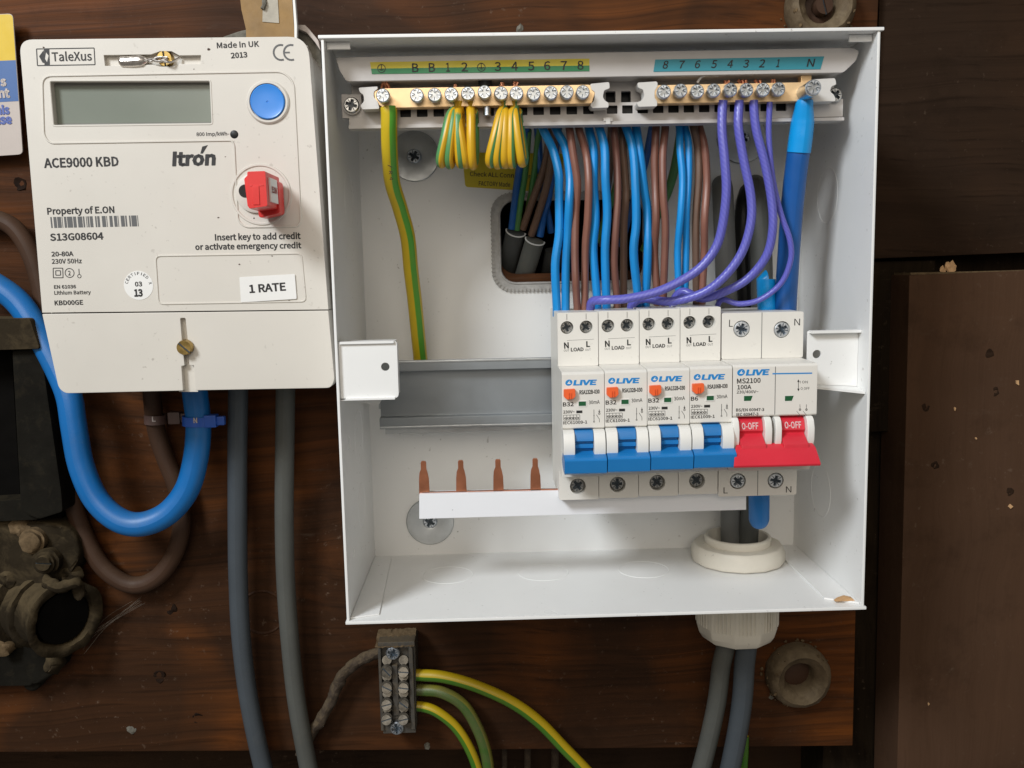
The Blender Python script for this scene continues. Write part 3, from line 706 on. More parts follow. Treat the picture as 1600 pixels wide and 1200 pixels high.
b = MB(); b.prism(rpoly([(xa, za), (BW-1.3, za+.3), (BW-1.3, za-24.8), (xa, za-23.4)], [.8, .2, .2, 2]), 80, 81.1, [circ(xc, zc, 1.9, 20)])
b.box(xa+.5, BW-1.3, za-.9, za+.3, 81, 84.5)
b._add([(xa, za-23.4, 80.5), (BW-1.3, za-24.9, 80.5), (BW-1.3, za-26.2, 90), (xa+2, za-24, 85.5), (xa, za-24.3, 80.5), (BW-1.3, za-25.8, 80.5), (BW-1.3, za-27.1, 90), (xa+2, za-24.9, 85.5)],
       [(0, 1, 2, 3), (4, 5, 6, 7), (0, 1, 5, 4), (1, 2, 6, 5), (2, 3, 7, 6), (3, 0, 4, 7)])
part('cover_bracket', b, WH, enc, bevel=.3)
# the chipped paint at the lower right corner
b = MB(); x, z = P(1322, 936, BD-3); b.prism([(x-4.5, -BH+.9), (x+4.5, -BH+.9), (x+3.2, -BH+2.2), (x, -BH+3.0), (x-3, -BH+2.)], BD-6, BD-4)
part('paint_chip', b, 'wood_chip', enc)
# fixing screws with big washers
for px, py, lab in ((647, 244, 'large steel washer and screw under the earth label, upper left back'), (1160, 216, 'steel washer and screw behind the purple wires'), (672, 815, 'steel washer and screw below the copper comb')):
    x, z = P(px, py, 2.5)
    w = thing('washer', lab, 'washer', (x, z, 1.4), 'penny washers holding the enclosure to the board')
    b = MB(); b.lathe([(12.6, 0), (12.7, .7), (12.3, 1.1), (4.2, 1.2), (3.6, 1.0), (3.6, 0)], (x, z, 1.5), seg=48)
    part('washer_disc', b, 'zinc_dull', w)
    screw(w, x, z, 2.9, 3.7, ang=.5)
# maker's sticker
t = thing('sticker', 'yellow paper sticker about checking connections on the enclosure back', 'sticker', (*P(765, 270, 1.7), 1.5))
q = [P(722, 238, 1.7), P(880, 240, 1.7), P(880, 302, 1.7), P(727, 292, 1.7)]
b = MB(); b.prism(rpoly(q, 1.5), 1.45, 1.7); part('paper', b, 'sticker_yellow', t)
b = MB(); tpx(b, 'Check ALL Connections', 734, 275, 835, 279, 7, 1.8); tpx(b, 'FACTORY Made', 748, 290, 797, 292, 7, 1.8)
part('lettering', b, 'black_print', t)
b = MB(); a = P(774, 259, 1.8); c = P(806, 263, 1.8); b.flat([a, (c[0], a[1]), c, (a[0], c[1])], 1.85); part('blank_patch', b, 'sticker_white', t)

# ================================================================== DIN rail
t = thing('din_rail', 'grey top hat mounting rail running across the enclosure', 'mounting rail', (120, -170, 24))
zt, zb = -136.8, -170.6
x1 = 212
b = MB(); b.prism_x([(zt, 31), (zt, 30), (zt-4.4, 30), (zt-4.4, 24), (zb+4.4, 24), (zb+4.4, 30), (zb, 30), (zb, 31), (zb+5.4, 31), (zb+5.4, 25), (zt-5.4, 25), (zt-5.4, 31)], 10, x1)
part('rail', b, 'rail_metal', t, bevel=.25)
b = MB(); b.box(9, 60, zb+9, zt-9, 1.5, 24); part('rail_foot', b, 'zinc_dull', t, bevel=.3)
b = MB(); b.box(150, 205, zb+9, zt-9, 1.5, 24); part('rail_foot', b, 'zinc_dull', t, bevel=.3)
b = MB(); b.box(12, x1-8, zb-3.5, zb-.3, 23.5, 25); part('rail_lip', b, 'zinc_dull', t, bevel=.2)
for z0_ in (zb+.2, zt-1.4):
    b = MB(); b.box(10.2, x1-.3, z0_, z0_+1.0, 30.6, 31.3); part('rail_highlight', b, 'zinc_dull', t, bevel=.2)  # brighter strips added as painted highlights along the rail lips
screw(t, 19.5, zt-2.3, 31.0, 1.6, hm='rail_metal')

# ================================================================== copper comb busbar
t = thing('busbar', 'copper comb busbar in a white cover under the breakers', 'busbar', (100, -208, 66))
hb = 68
q = [P(655, 772, hb), P(1166, 768, hb), P(1166, 797, hb), P(655, 811, hb)]
b = MB(); b.prism([(q[0][0], q[0][1]), (q[1][0], q[0][1]-.6), (q[2][0], q[3][1]+.2), (q[3][0], q[3][1])], 62, hb)
part('insulating_cover', b, 'white_cover', t, bevel=.3)
zc = q[0][1]
for px in (663, 721, 779, 837):
    x, z = P(px, 716, 65.5); x, _ = P(px, 768, 65.5)
    b = MB(); w = 2.15
    b.prism([(x-w-.3, zc-1), (x+w+.3, zc-1), (x+w+.1, zc+6.5), (x+w-.4, zc+9.3), (x+w-.9, zc+11), (x+w-.9, zc+14), (x+w-1.3, zc+14.7), (x-w+1.3, zc+14.7), (x-w+.9, zc+14), (x-w+.9, zc+11), (x-w+.2, zc+9.3), (x-w-.1, zc+6.5)], 64.4, 65.9)
    part('prong', b, 'copper_prong', t, bevel=.12, smooth=20)
b = MB(); b.box(q[0][0]+1, 96, zc-.5, zc+.18, 64.4, 65.9); part('copper_strip', b, 'copper_prong', t)
b = MB(); tpx(b, '.', 706, 797, 708, 797, 3, hb+.1); part('speck_mark', b, 'black_print', t)

# ================================================================== terminal holder with earth and neutral bars
hold = thing('terminal_holder', 'grey plastic terminal bar holder across the top of the enclosure', 'terminal holder', (115, -32, 58))
LH = 79.0                                            # plane of the label face
def PL(x, y, h=LH): return P(x, y, h)
tl, tr = P(525, 90, LH), P(1343, 74, LH)
zt = -4.2; zm = -13.2; zb = -31.0
xl0, xl1 = P(524, 90, LH)[0], P(540, 190, 70)[0]
b = MB(); xr0, xr1 = P(1343, 74, LH)[0], P(1316, 170, 70)[0]
xs = xr0-7
b.prism(rpoly([(xl0, zt), (xr0-3, zt+.8), (xr0, zt-.6), (xr0-1.2, zt-4.5), (xs+.5, zt-9.4), (xl0+4.2, zt-9.9), (xl0+1.5, zt-5.5)], 1.2), 76.2, LH)
part('label_ledge', b, 'holder_plastic', hold, bevel=.4)
b = MB(); b.box(xl0+4.6, xs-.2, -13.6, -12.6, 66.2, 77.0); part('ledge_return', b, 'holder_plastic', hold, bevel=.3)
b = MB()
mid = [(x0, x0+4.3) for x0 in [P(px, 155, 66)[0] for px in (946, 970)]]
b.prism([(xl0+3.4, zb), (xr1+.5, zb+1.2), (xs-.3, -9), (xl0+4.6, -9)], 63.5, 66,
        [rrect(a+.2, c+.1, -25.0, -17.4, .4, 2) for a, c in mid])
part('backing_plate', b, 'holder_plastic', hold, bevel=.3)
# slotted comb under the bars
b = MB(); slots = []
zs1 = P(700, 168, 69)[1]; zs0 = P(700, 181, 69)[1]
for px in list(range(625, 925, 26)) + list(range(948, 1235, 24)):
    x = P(px, 172, 69)[0]; slots.append(rrect(x, x+4.7, zs0-.3, zs1-.3, .3, 2))
b.prism([(xl0+3.2, zb-.6), (xr1+.6, zb+.8), (xr1+.6, zs1+.9), (xl0+3.4, zs1+1.0)], 68, 69.2, slots)
b.box(xl0+3.2, xr1+.6, zb-1.2, zb+.2, 63.6, 71)
part('slotted_comb', b, 'holder_plastic', hold, bevel=.2)
b = MB(); b.box(mid[0][0]-3, mid[1][1]+3, -27, -15, 58, 59); part('cavity_shade', b, 'black_plastic', hold)  # black sheet added behind the backing plate holes, standing in for shadow
b = MB(); b.box(xl0+4, xr1, zb+.6, -23.6, 66.05, 66.3); part('recess_shade', b, 'black_plastic', hold)  # black sheet added so the comb slots look shaded
x, z = P(950, 189, 71); b = MB(); b.box(x-1.0, x+1.0, z-1.5, z+1.4, 70, 72); b.box(x-2, x+2, z-.2, z+1.4, 69.5, 71.5); part('moulded_peg', b, 'holder_clip', hold, bevel=.2)
# end blocks and centre clips which grip the bars
HB = 75.0
def clip(pxs, h0=69.2, h1=77.0):
    b = MB(); b.prism(rpoly([P(x, y, h1) for x, y in pxs], .7, 3), h0, h1); part('bar_clip', b, 'holder_clip', hold, bevel=.25)
clip([(560, 137), (590, 135), (590, 139), (584, 143), (584, 152), (590, 158), (593, 170), (566, 171), (563, 165), (569, 158), (568, 148), (562, 144)])
clip([(922, 131), (952, 128), (953, 138), (944, 141), (942, 152), (946, 158), (951, 160), (951, 168), (925, 169), (922, 163), (928, 158), (930, 144), (924, 140)])
clip([(996, 129), (1027, 127), (1028, 134), (1023, 142), (1023, 153), (1027, 158), (1027, 166), (997, 167), (995, 160), (1003, 157), (1007, 150), (1005, 140), (997, 137)])
clip([(1268, 124), (1305, 122), (1307, 132), (1299, 135), (1297, 143), (1303, 148), (1306, 155), (1305, 158), (1268, 159)])
x, z = P(549, 164, 72); screw(hold, x, z, 72, 3.4, hm='screw_dark', ang=.3)
b = MB(); b.lathe([(3.9, 0), (3.9, 2.2), (3.4, 2.2), (3.4, .5)], (x, z, 69.2), seg=28); b.box(x-4.5, x+4.0, z-5, z+5, 66, 69.3)
part('screw_boss', b, 'holder_plastic', hold, bevel=.2)
x, z = P(1306, 148, 72); screw(hold, x, z, 71, 3.2, hm='screw_dark', ang=.7)
# bars
def bar(name, pxs, hh0=71, hh1=HB+1.5):
    b = MB(); b.prism(rpoly([P(x, y, hh1) for x, y in pxs], .8, 3), hh0, hh1); return part(name, b, 'brass_bar', hold, bevel=.35)
eb = bar('earth_bar', [(584, 143), (597, 138), (922, 132), (930, 145), (925, 162), (600, 169), (586, 160)])
nb = bar('neutral_bar', [(1022, 133), (1268, 128), (1270, 150), (1262, 158), (1026, 162), (1020, 148)])
ES = (598, 651, 679, 705, 731, 757, 783, 807, 834, 861, 886, 911)
def lin(x, x0, y0, x1, y1): return y0+(y1-y0)*(x-x0)/(x1-x0)
for i, px in enumerate(ES):
    py = lin(px, 598, 149, 911, 144)-(4 if i in (5,) else 0)+random.uniform(-1.2, 1.2)
    hh = 81.2+(1.2 if i in (0, 5) else 0); x, z = P(px, py, hh+.5)
    b = MB(); b.cyl((x, z, HB+1), 2.5, hh-HB-1.2, seg=18); 
    s = screw(eb, x, z, hh, 2.95, hm='zinc'); part('shank', b, 'zinc_dull', s)
NS = (1038, 1064, 1090, 1116, 1142, 1167, 1193, 1217)
for i, px in enumerate(NS):
    py = lin(px, 1038, 142, 1217, 139)+random.uniform(-1, 1); x, z = P(px, py, 81.7)
    b = MB(); b.cyl((x, z, HB+1), 2.5, 4.6, seg=18); s = screw(nb, x, z, 81.2, 2.95); part('shank', b, 'zinc_dull', s)
x, z = P(1272, 136, 88); b = MB(); b.cyl((x-.2, z-.4, HB+1), 3.3, 11, seg=18); s = screw(nb, x, z, 87.4, 3.3); part('shank', b, 'zinc_dull', s)
x, z = P(1258, 126, 74); b = MB(); b.box(x-2.3, x+2.3, z-3, z+2, 71, 75.5); part('brass_post', b, 'brass_bar', nb, bevel=.3)
x, z = P(758, 129, 72); b = MB(); b.lathe([(2.1, 0), (2.1, 2.6), (2.9, 2.6), (2.9, 5.4), (2.5, 5.8), (0, 5.8)], (x, z-4, 73), axis=(0, 1, .15), seg=20); part('black_cap', b, 'black_plastic', eb)
x, z = P(761, 168, 75); b = MB(); b.cyl((x, z-3.2, 74), 1.7, 8, axis=(0, 1, 0), seg=18); part('steel_stud', b, 'zinc', eb)
# copper ends standing above the bars
def copper_ends(parent, spots):
    for px, py, n in spots:
        for k in range(n):
            x, z = P(px+(k-(n-1)/2)*5, py, 76)
            b = MB(); b.tube([(x, z-6, 75), (x+random.uniform(-.4, .4), z-1, 75.4), (x+random.uniform(-1.2, 1.2), z+1.2, 76)], .62, seg=8, sub=3)
            part('copper_end', b, 'copper', parent)
copper_ends(eb, [(602, 133, 3), (711, 136, 2), (785, 133, 2), (805, 132, 2)])
copper_ends(nb, [(1134, 130, 2), (1162, 129, 3), (1186, 129, 2), (1208, 128, 2)])
# labels on the ledge
el = MB(); gl = MB()
a, c, d, e = P(578, 97, LH+.3), P(921, 91.5, LH+.3), P(921, 111, LH+.3), P(581, 115.5, LH+.3)
m0 = ((a[0]*.45+e[0]*.55), (a[1]*.45+e[1]*.55)); m1 = ((c[0]*.45+d[0]*.55), (c[1]*.45+d[1]*.55))
el.prism([a, c, m1, m0], LH, LH+.25); gl.prism([m0, m1, d, e], LH, LH+.25)
lab = part('earth_label', el, 'label_yellow', hold); part('green_band', gl, 'label_green', lab)
b = MB()
for ch, px in (('B', 649), ('B', 675), ('1', 700), ('2', 726), ('3', 778), ('4', 804), ('5', 830), ('6', 855), ('7', 881), ('8', 907)):
    y = lin(px, 649, 112.5, 907, 108.5); w = 5 if ch != '1' else 3
    tpx(b, ch, px-w, y, px+w, y-.1, 13.5, LH+.4)
for px in (596, 752):
    y = lin(px, 596, 107, 752, 105); x, z = P(px, y, LH+.4); annulus(b, x, z, 1.45, 1.75, LH+.4)
    line(b, (x, z+1.5), (x, z-.2), .26, LH+.42); line(b, (x-1.1, z-.2), (x+1.1, z-.2), .26, LH+.42); line(b, (x-.6, z-.7), (x+.6, z-.7), .24, LH+.42)
part('lettering', b, 'black_print', lab)
b = MB(); b.prism([P(1024, 93, LH+.3), P(1288, 88, LH+.3), P(1282, 108, LH+.3), P(1021, 112, LH+.3)], LH, LH+.25)
lab = part('neutral_label', b, 'label_blue', hold)
b = MB()
for ch, px in (('8', 1040), ('7', 1065), ('6', 1090), ('5', 1116), ('4', 1141), ('3', 1166), ('2', 1191), ('1', 1216), ('N', 1267)):
    y = lin(px, 1040, 107, 1267, 104); w = 4.2 if ch != '1' else 2.4
    if ch == 'N': w = 5.5
    tpx(b, ch, px-w-1.2, y, px+w-1.2, y-.1, 12, LH+.4, shear=.22)
part('lettering', b, 'black_print', lab)
b = MB(); x, z = P(1107, 121, 76); b.tube([(x-4.5, z-1.8, 75), (x-2.8, z+.4, 76), (x+1, z+1.1, 76), (x+4.2, z+.6, 76)], .55, seg=8)
part('moulding_flash', b, 'holder_clip', hold)

# ================================================================== breakers
X0, Z0, PW = 94.9, -112.9, 18.0
def L(px, py, h, x0=X0, z0=Z0):
    q = P(px, py, h); return (q[0]-x0, q[1]-z0)
def ltext(mb, s, x0, y0, x1, y1, cap, h, bold=0., shear=0., org=(X0, Z0), sp=1.): tpx(mb, s, x0, y0, x1, y1, cap, h, bold, shear, org, sp)
def logo(parent, px0, px1, py0, py1, h, org=(X0, Z0)):
    """blue disc with a pale sweep and four slanted capitals"""
    a = P(px0, py1, h); c = P(px1, py0, h); ax, az = a[0]-org[0], a[1]-org[1]; w = c[0]-a[0]; hh = (c[1]-a[1])
    b = MB(); r = hh*.52; cx = ax+r; cz = az+hh*.48
    n = 26; b.flat([(cx+r*1.12*math.cos(t)+.15*r*math.sin(t), cz+r*math.sin(t)) for t in [2*PI*i/n for i in range(n)]], h)
    x0 = ax+2.35*r; capz = hh*.80
    text(b, 'LIVE', (x0, az+.12), (ax+w-.25*capz, az+.12), capz, h, bold=.035, shear=.22)
    o = part('logo', b, 'blue_print', parent)
    b = MB(); b.flat([(cx-r*.55, cz-r*.35), (cx+r*.35, cz+r*.72), (cx+r*.16, cz-.02*r), (cx+r*.75, cz-r*.1), (cx+r*.3, cz-r*.42)], h+.02)
    part('logo_sweep', b, 'sticker_white', o)
def breaker(label):
    t = thing('circuit_breaker', label, 'circuit breaker', (0, 0, 0), 'circuit breakers in the row')
    b = MB(); b.prism_x([(0, 33), (0, 73.9), (-23.6, 73.9), (-24.0, 96.6), (-25.0, 98), (-47.6, 98), (-48.2, 97.3), (-48.2, 91), (-70.4, 91), (-70.6, 70.9), (-84.6, 70.9), (-84.6, 33)], 0.08, 17.92)
    body = part('body', b, 'cream_plastic', t, bevel=.28)
    hl = L(886, 512, 78); hr = L(916, 511, 78); hbm = L(903, 760, 75)
    b = MB(); b.prism(rrect(.1, 17.85, -23.6, -.05, .5, 3), 73.9, 78,
                      [circ(hl[0], hl[1], 2.85), circ(hr[0], hr[1], 2.85), rrect(hl[0]-.12, hl[0]+.12, hl[1]+3.2, -.6, .1, 1), rrect(hr[0]-.12, hr[0]+.12, hr[1]+3.2, -.6, .1, 1)])
    part('upper_cover', b, 'cream_plastic', t, bevel=.15)
    b = MB(); b.prism(rrect(.1, 17.85, -84.6, -70.6, .5, 3), 70.9, 75, [circ(hbm[0], hbm[1], 3.6)])
    part('lower_cover', b, 'cream_plastic', t, bevel=.15)
    screw(t, hl[0], hl[1], 75.2, 2.7, hm='screw_dark'); screw(t, hr[0], hr[1], 74.9, 2.7, hm='screw_dark'); screw(t, hbm[0], hbm[1], 72.6, 3.3, hm='screw_dark')
    # cheeks beside the rocker
    cz = [(-48.3, 91), (-48.4, 98.6), (-49.6, 101.2), (-53, 102.9), (-57.5, 102.9), (-61, 101.2), (-63.6, 97.2), (-64.6, 91)]
    for x0, x1 in ((.15, 4.9), (12.95, 17.75)):
        b = MB(); b.prism_x(cz, x0, x1); part('cheek', b, 'cream_cheek', t, bevel=.3)
    b = MB(); b.prism_x([(-48.5, 88), (-48.6, 99.3), (-50.5, 100.3), (-53.0, 100.7), (-53.2, 98.6), (-54.2, 98.6), (-54.4, 100.2), (-56.0, 100.1), (-56.4, 98.0), (-57.6, 97.6), (-62, 98.0), (-62, 88)], 5.05, 12.8)
    tg = part('rocker', b, 'blue_toggle', t, bevel=.2)
    b = MB(); b.prism_x([(-57.9, 97), (-58.3, 104.2), (-60.0, 106.8), (-65.4, 106.0), (-66.2, 104.6), (-65.8, 96), (-62, 92)], .12, 17.82)
    part('handle_bar', b, 'blue_toggle', t, bevel=.35)
    b = MB(); b.prism_x([(-57.2, 97), (-58.4, 104.0), (-61, 104), (-61, 97)], 5.0, 12.85); part('handle_neck', b, 'blue_toggle', tg, bevel=.25)
    # front furniture
    h = 98.05
    a = L(880.5, 608, h); c = L(898, 620, h)
    b = MB(); b.prism(rpoly([(a[0], a[1]), (c[0], a[1]+.2), (c[0]+.15, c[1]+.5), (c[0]-1.1, c[1]-.7), (a[0]+1.3, c[1]-.8), (a[0]-.05, c[1]+.3)], .35, 3), 97.5, 100.2)
    ob = part('test_button', b, 'orange_button', t, bevel=.3)
    b = MB(); b.box(a[0]+1.8, a[0]+2.05, c[1]-.4, c[1]+2.2, 100.55, 100.7); b.box(a[0]+2.7, a[0]+2.95, c[1]-.4, c[1]+2.2, 100.55, 100.7); part('button_ridge', b, 'orange_button', ob)
    a = L(903.7, 627, h); c = L(916, 634.5, h)
    b = MB(); b.prism([(a[0]-.2, a[1]+.2), (c[0]+.2, a[1]+.2), (c[0]+.2, c[1]-.2), (a[0]-.2, c[1]-.2)], 98, 98.25, [[(a[0]+.1, a[1]-.1), (c[0]-.1, a[1]-.1), (c[0]-.1, c[1]+.1), (a[0]+.1, c[1]+.1)]])
    fw = part('window_frame', b, 'cream_cheek', t); b = MB(); b.flat([(a[0], a[1]), (c[0], a[1]), (c[0], c[1]), (a[0], c[1])], 98.06)
    part('indicator_window', b, 'green_window', t)
    logo(t, 884, 933, 592, 602.5, h)
    b = MB(); H = h
    ltext(b, '30mA', 920, 631.5, 937, 630.5, 5.5, H); ltext(b, '230V~', 880, 646, 898, 645.5, 4.4, H, .006)
    ltext(b, 'IEC61009-1', 880, 663, 917.5, 661.5, 4.6, H, .008)
    a = L(900.5, 641.5, H); c = L(910, 645.5, H); b.flat([(a[0], a[1]), (c[0], a[1]), (c[0], c[1]), (a[0], c[1])], H)
    a = L(880.5, 648.7, H); c = L(906, 656, H); w = (c[0]-a[0])/5
    for i in range(6): line(b, (a[0]+w*i, a[1]), (a[0]+w*i, c[1]), .16, H)
    line(b, (a[0], a[1]), (c[0], a[1]), .16, H); line(b, (a[0], c[1]), (c[0], c[1]), .16, H)
    text(b, '60003', (a[0]+.25, c[1]+.35), (c[0]-.3, c[1]+.35), .9, H+.01, .01)
    s0 = L(928, 640, H); s1 = L(928, 660, H); line(b, s0, (s0[0], s1[1]+.6), .2, H); annulus(b, s0[0], s1[1]+.3, .18, .36, H, 12)
    line(b, (s0[0]-.25, s0[1]-2.6), (s0[0]+.25, s0[1]-2.6), .18, H)
    s2 = L(932, 648, H); s3 = L(936.5, 655, H); line(b, s2, s3, .18, H+.01); line(b, s3, (s3[0], s1[1]), .18, H); line(b, (s3[0], s0[1]), (s3[0], s0[1]-1.4), .18, H)
    annulus(b, s3[0], s0[1]-1.8, .25, .45, H, 12); annulus(b, s3[0], s0[1]-.9, .2, .38, H+.01, 12)
    part('small_print', b, 'black_print', t)
    b = MB(); HS = 78.03
    ltext(b, 'N', 881.5, 544.5, 889, 544, 9, HS, .018); ltext(b, 'L', 916, 542, 922, 541.8, 8.5, HS, .018)
    ltext(b, 'LOAD', 892, 549, 912, 548.3, 5.4, HS, .02); ltext(b, 'OUT', 881, 549.5, 889.5, 549.2, 3.4, HS, -.004); ltext(b, 'OUT', 914.5, 548.3, 923, 548, 3.4, HS, -.004)
    HS = 75.03
    ltext(b, 'IN', 901, 745.8, 905.5, 745.6, 3.2, HS)
    part('terminal_lettering', b, 'black_print', t)
    HS = 78.04; b = MB(); q = L(886, 532, HS); q2 = L(928, 530, HS); line(b, q, q2, .12, HS); part('printed_rule', b, 'grey_print', t)
    return t
def rating(t, model, amps):
    b = MB(); H = 98.06
    ltext(b, model, 905.5, 616, 937, 614.6, 6, H, .022)
    ltext(b, amps, 879.5, 635, 896.5 if len(amps) > 2 else 891, 634.4, 6.2, H, .006)
    part('rating_print', b, 'black_print', t)
wd = ('leftmost', 'second', 'third', 'rightmost')
br = breaker('leftmost blue handled breaker marked B32, beside the bare mounting rail')
base = br
brs = [br]
for i in range(1, 4):
    brs.append(copy_tree(base))
labs = ['', 'second from left blue handled breaker, marked B32', 'third from left blue handled breaker, marked B32', 'blue handled breaker marked B6, touching the red main switch']
for i, o in enumerate(brs):
    if i: o['label'] = labs[i]
    ORG[o.name] = Vector((0, 0, 0))
    rating(o, 'RSA132B-030' if i < 3 else 'RSA106B-030', 'B32' if i < 3 else 'B6')
    o.location = ((X0+PW*i)*S, 0, (Z0+(.0, .35, .75, 1.1)[i])*S)
    for ch in o.children:
        if ch.name.startswith('screw'): ch.rotation_euler.y = random.uniform(0, 1.5)

# main switch
MX, MZ = 167.05, -114.6
ms = thing('main_switch', 'white double pole main switch with red handle set to off', 'main switch', (0, 0, 0))
def M(px, py, h): return L(px, py, h, MX, MZ)
b = MB(); b.prism_x([(0, 33), (0, 73.9), (-20.4, 73.9), (-20.8, 96.8), (-21.8, 98), (-42.4, 98), (-43, 97.4), (-43, 91), (-68, 91), (-68.6, 70.9), (-83.2, 70.9), (-83.2, 33)], .1, 35.9)
part('body', b, 'cream_plastic', ms, bevel=.35)
u1, u2 = M(1159, 514, 78), M(1222, 515, 78); d1, d2 = M(1153, 752, 75), M(1212, 751, 75)
b = MB(); b.prism(rrect(.3, 36.4, -20.4, -.05, .7, 3), 73.9, 78, [circ(*u1, 3.7), circ(*u2, 3.7)]); part('upper_cover', b, 'cream_plastic', ms, bevel=.2)
b = MB(); b.prism(rrect(.1, 35.7, -83.2, -68.6, .7, 3), 70.9, 75, [circ(*d1, 3.7), circ(*d2, 3.7)]); part('lower_cover', b, 'cream_plastic', ms, bevel=.2)
screw(ms, *u1, 77.4, 3.5, ang=.3, hm='zinc_bright'); screw(ms, *u2, 77.2, 3.5, ang=1., hm='zinc_bright'); screw(ms, *d1, 74.6, 3.3, ang=.8, hm='zinc_bright'); screw(ms, *d2, 74.6, 3.3, ang=.2, hm='zinc_bright')
b = MB(); line(b, (17.95, -.1), (17.95, -20.3), .28, 78.04); line(b, (17.95, -21.9), (17.95, -42.3), .28, 98.04); line(b, (17.95, -68.7), (17.95, -83.1), .28, 75.04)
part('pole_seam', b, 'grey_print', ms)
cz = [(-43.1, 91), (-43.2, 98.4), (-44.6, 100.2), (-48, 101.4), (-53, 101.2), (-57, 99.6), (-59.2, 96.6), (-60, 91)]
for p0 in (0, 17.95):
    for x0, x1 in ((-.5, 2.2), (13.0, 16.1)):
        b = MB(); b.prism_x(cz, p0+x0, p0+x1); part('cheek', b, 'cream_cheek', ms, bevel=.5)
    b = MB(); b.prism_x([(-42.6, 88), (-42.8, 94), (-44.9, 97.3), (-48.9, 98.7), (-50.2, 97.7), (-54, 98.1), (-60, 97), (-60, 88)], p0+2.3, p0+12.9)
    rk = part('rocker', b, 'red_toggle', ms, bevel=.2)
    b = MB()
    for k in range(2):
        pass
    px = 1158 if p0 == 0 else 1225
    a = M(px+.8, 676.5, 98.2); c = M(px+27, 675.5, 98.2)
    vsb = MB(); text(vsb, 'O-OFF', (a[0], -48.0), (c[0], -48.0), 2.6, 0, bold=.01)
    # lay the lettering on the slanting rocker face
    for (x, z, _h) in vsb.v: b.v.append((x, z-.2, 97.3+.08+(-44.9-(z-.2))*(98.7-97.3)/4.0))
    b.f += vsb.f
    part('off_lettering', b, 'white_print', rk)
za = M(1200, 698, 104)[1]; xw0 = M(1145, 715, 108)[0]; xw1 = M(1281, 715, 108)[0]
b = MB()
pr = [(-54.0, 99.5), (-55.6, 104.0), (-61.4, 109.6), (-62.4, 109.2), (-62.2, 107.6), (-58.5, 99.5)]
k = len(pr); vs = []
for j, (fx) in enumerate((0, 1)):
    for i, (z, h) in enumerate(pr):
        w = (h-99.5)/10.
        vs.append(((1.2-(1.2-xw0)*w) if j == 0 else (33.4+(xw1-33.4)*w), z, h))
b._add(vs, [tuple(range(k)), tuple(range(k, 2*k))]+[(i, (i+1) % k, k+(i+1) % k, k+i) for i in range(k)])
part('handle_bar', b, 'red_toggle', ms, bevel=.35)
for p0 in (0, 17.95):
    b = MB(); b.prism_x([(-50, 97), (-54.2, 103.8), (-58, 104.4), (-58, 97)], p0+2.4, p0+12.8); part('handle_neck', b, 'red_toggle', ms, bevel=.3)
def mt(mb, s, x0, y0, x1, y1, cap, h, bold=0., shear=0.): tpx(mb, s, x0, y0, x1, y1, cap, h, bold, shear, (MX, MZ))
logo(ms, 1152.5, 1203, 575.5, 587, 98.06, (MX, MZ))
b = MB(); line(b, M(1207, 584, 98.06), M(1269, 583, 98.06), .55, 98.06); part('blue_rule', b, 'blue_print', ms)
b = MB(); H = 98.06
mt(b, 'MS2100', 1151.5, 599.2, 1188.5, 597.8, 7.4, H, .004); mt(b, '100A', 1152, 608.3, 1174, 607.6, 6.4, H, .004); mt(b, '230/400V~', 1151, 614.8, 1185, 614, 4.4, H, 0.)
mt(b, 'BS/EN 60947-3', 1150, 642.8, 1194, 642, 4.4, H, .004); mt(b, 'IEC 60947-3', 1150.5, 650, 1185, 649, 4.4, H, .004)
mt(b, 'I ON', 1250, 599, 1262, 598.8, 4, H, -.004); mt(b, 'O OFF', 1251, 609, 1265, 608.8, 4, H, -.004)
a0, a1 = M(1247.5, 596, H), M(1247.5, 608, H); line(b, a0, a1, .22, H)
for p, s_ in ((a0, 1), (a1, -1)): b.flat([(p[0]-.5, p[1]-.2*s_), (p[0]+.5, p[1]-.2*s_), (p[0], p[1]+.9*s_)], H+.01)
for i, px in enumerate((1250, 1260)):
    q = M(px, 640, H); annulus(b, q[0], q[1], .3, .5, H, 12); line(b, (q[0], q[1]+1.6), (q[0], q[1]-.4), .14, H+.01); line(b, (q[0]-1.4, q[1]-.6), (q[0]-.1, q[1]-2.2), .14, H+.01); line(b, (q[0], q[1]-2.2), (q[0], q[1]-3.1), .14, H+.01)
    mt(b, '13'[i], px-1, 634.5, px+.6, 634.5, 2.6, H+.01); mt(b, '24'[i], px-4, 651.5, px-1.6, 651.5, 2.8, H)
part('small_print', b, 'black_print', ms)
b = MB(); HS = 78.05
mt(b, 'L', 1139, 510.5, 1144.8, 510.5, 11, HS, -.004); mt(b, 'N', 1241, 508.5, 1250, 508.3, 10.5, HS, -.004)
HS = 75.05; mt(b, 'L', 1130.5, 771, 1137, 770.8, 9.5, HS, -.002); mt(b, 'N', 1228, 769.5, 1236.5, 769.2, 9.5, HS, -.002)
part('terminal_lettering', b, 'black_print', ms)
for px in (1169, 1233):
    a = M(px-7, 617.5, H); c = M(px+8, 627.5, H)
    b = MB(); b.flat([(a[0], a[1]), (c[0], a[1]), (c[0]-.8, c[1]), (a[0], c[1])], 98.05); fr = part('window_frame', b, 'cream_cheek', ms)
    a = M(px-6.5, 618.7, H); c = M(px+7, 626.2, H)
    b = MB(); b.flat([(a[0], a[1]), (c[0], a[1]), (c[0]-.8, c[1]), (a[0], c[1])], 98.10); part('indicator_window', b, 'green_window', ms)
for o, x, z in ((ms, MX, MZ),): o.location = (x*S, 0, z*S)

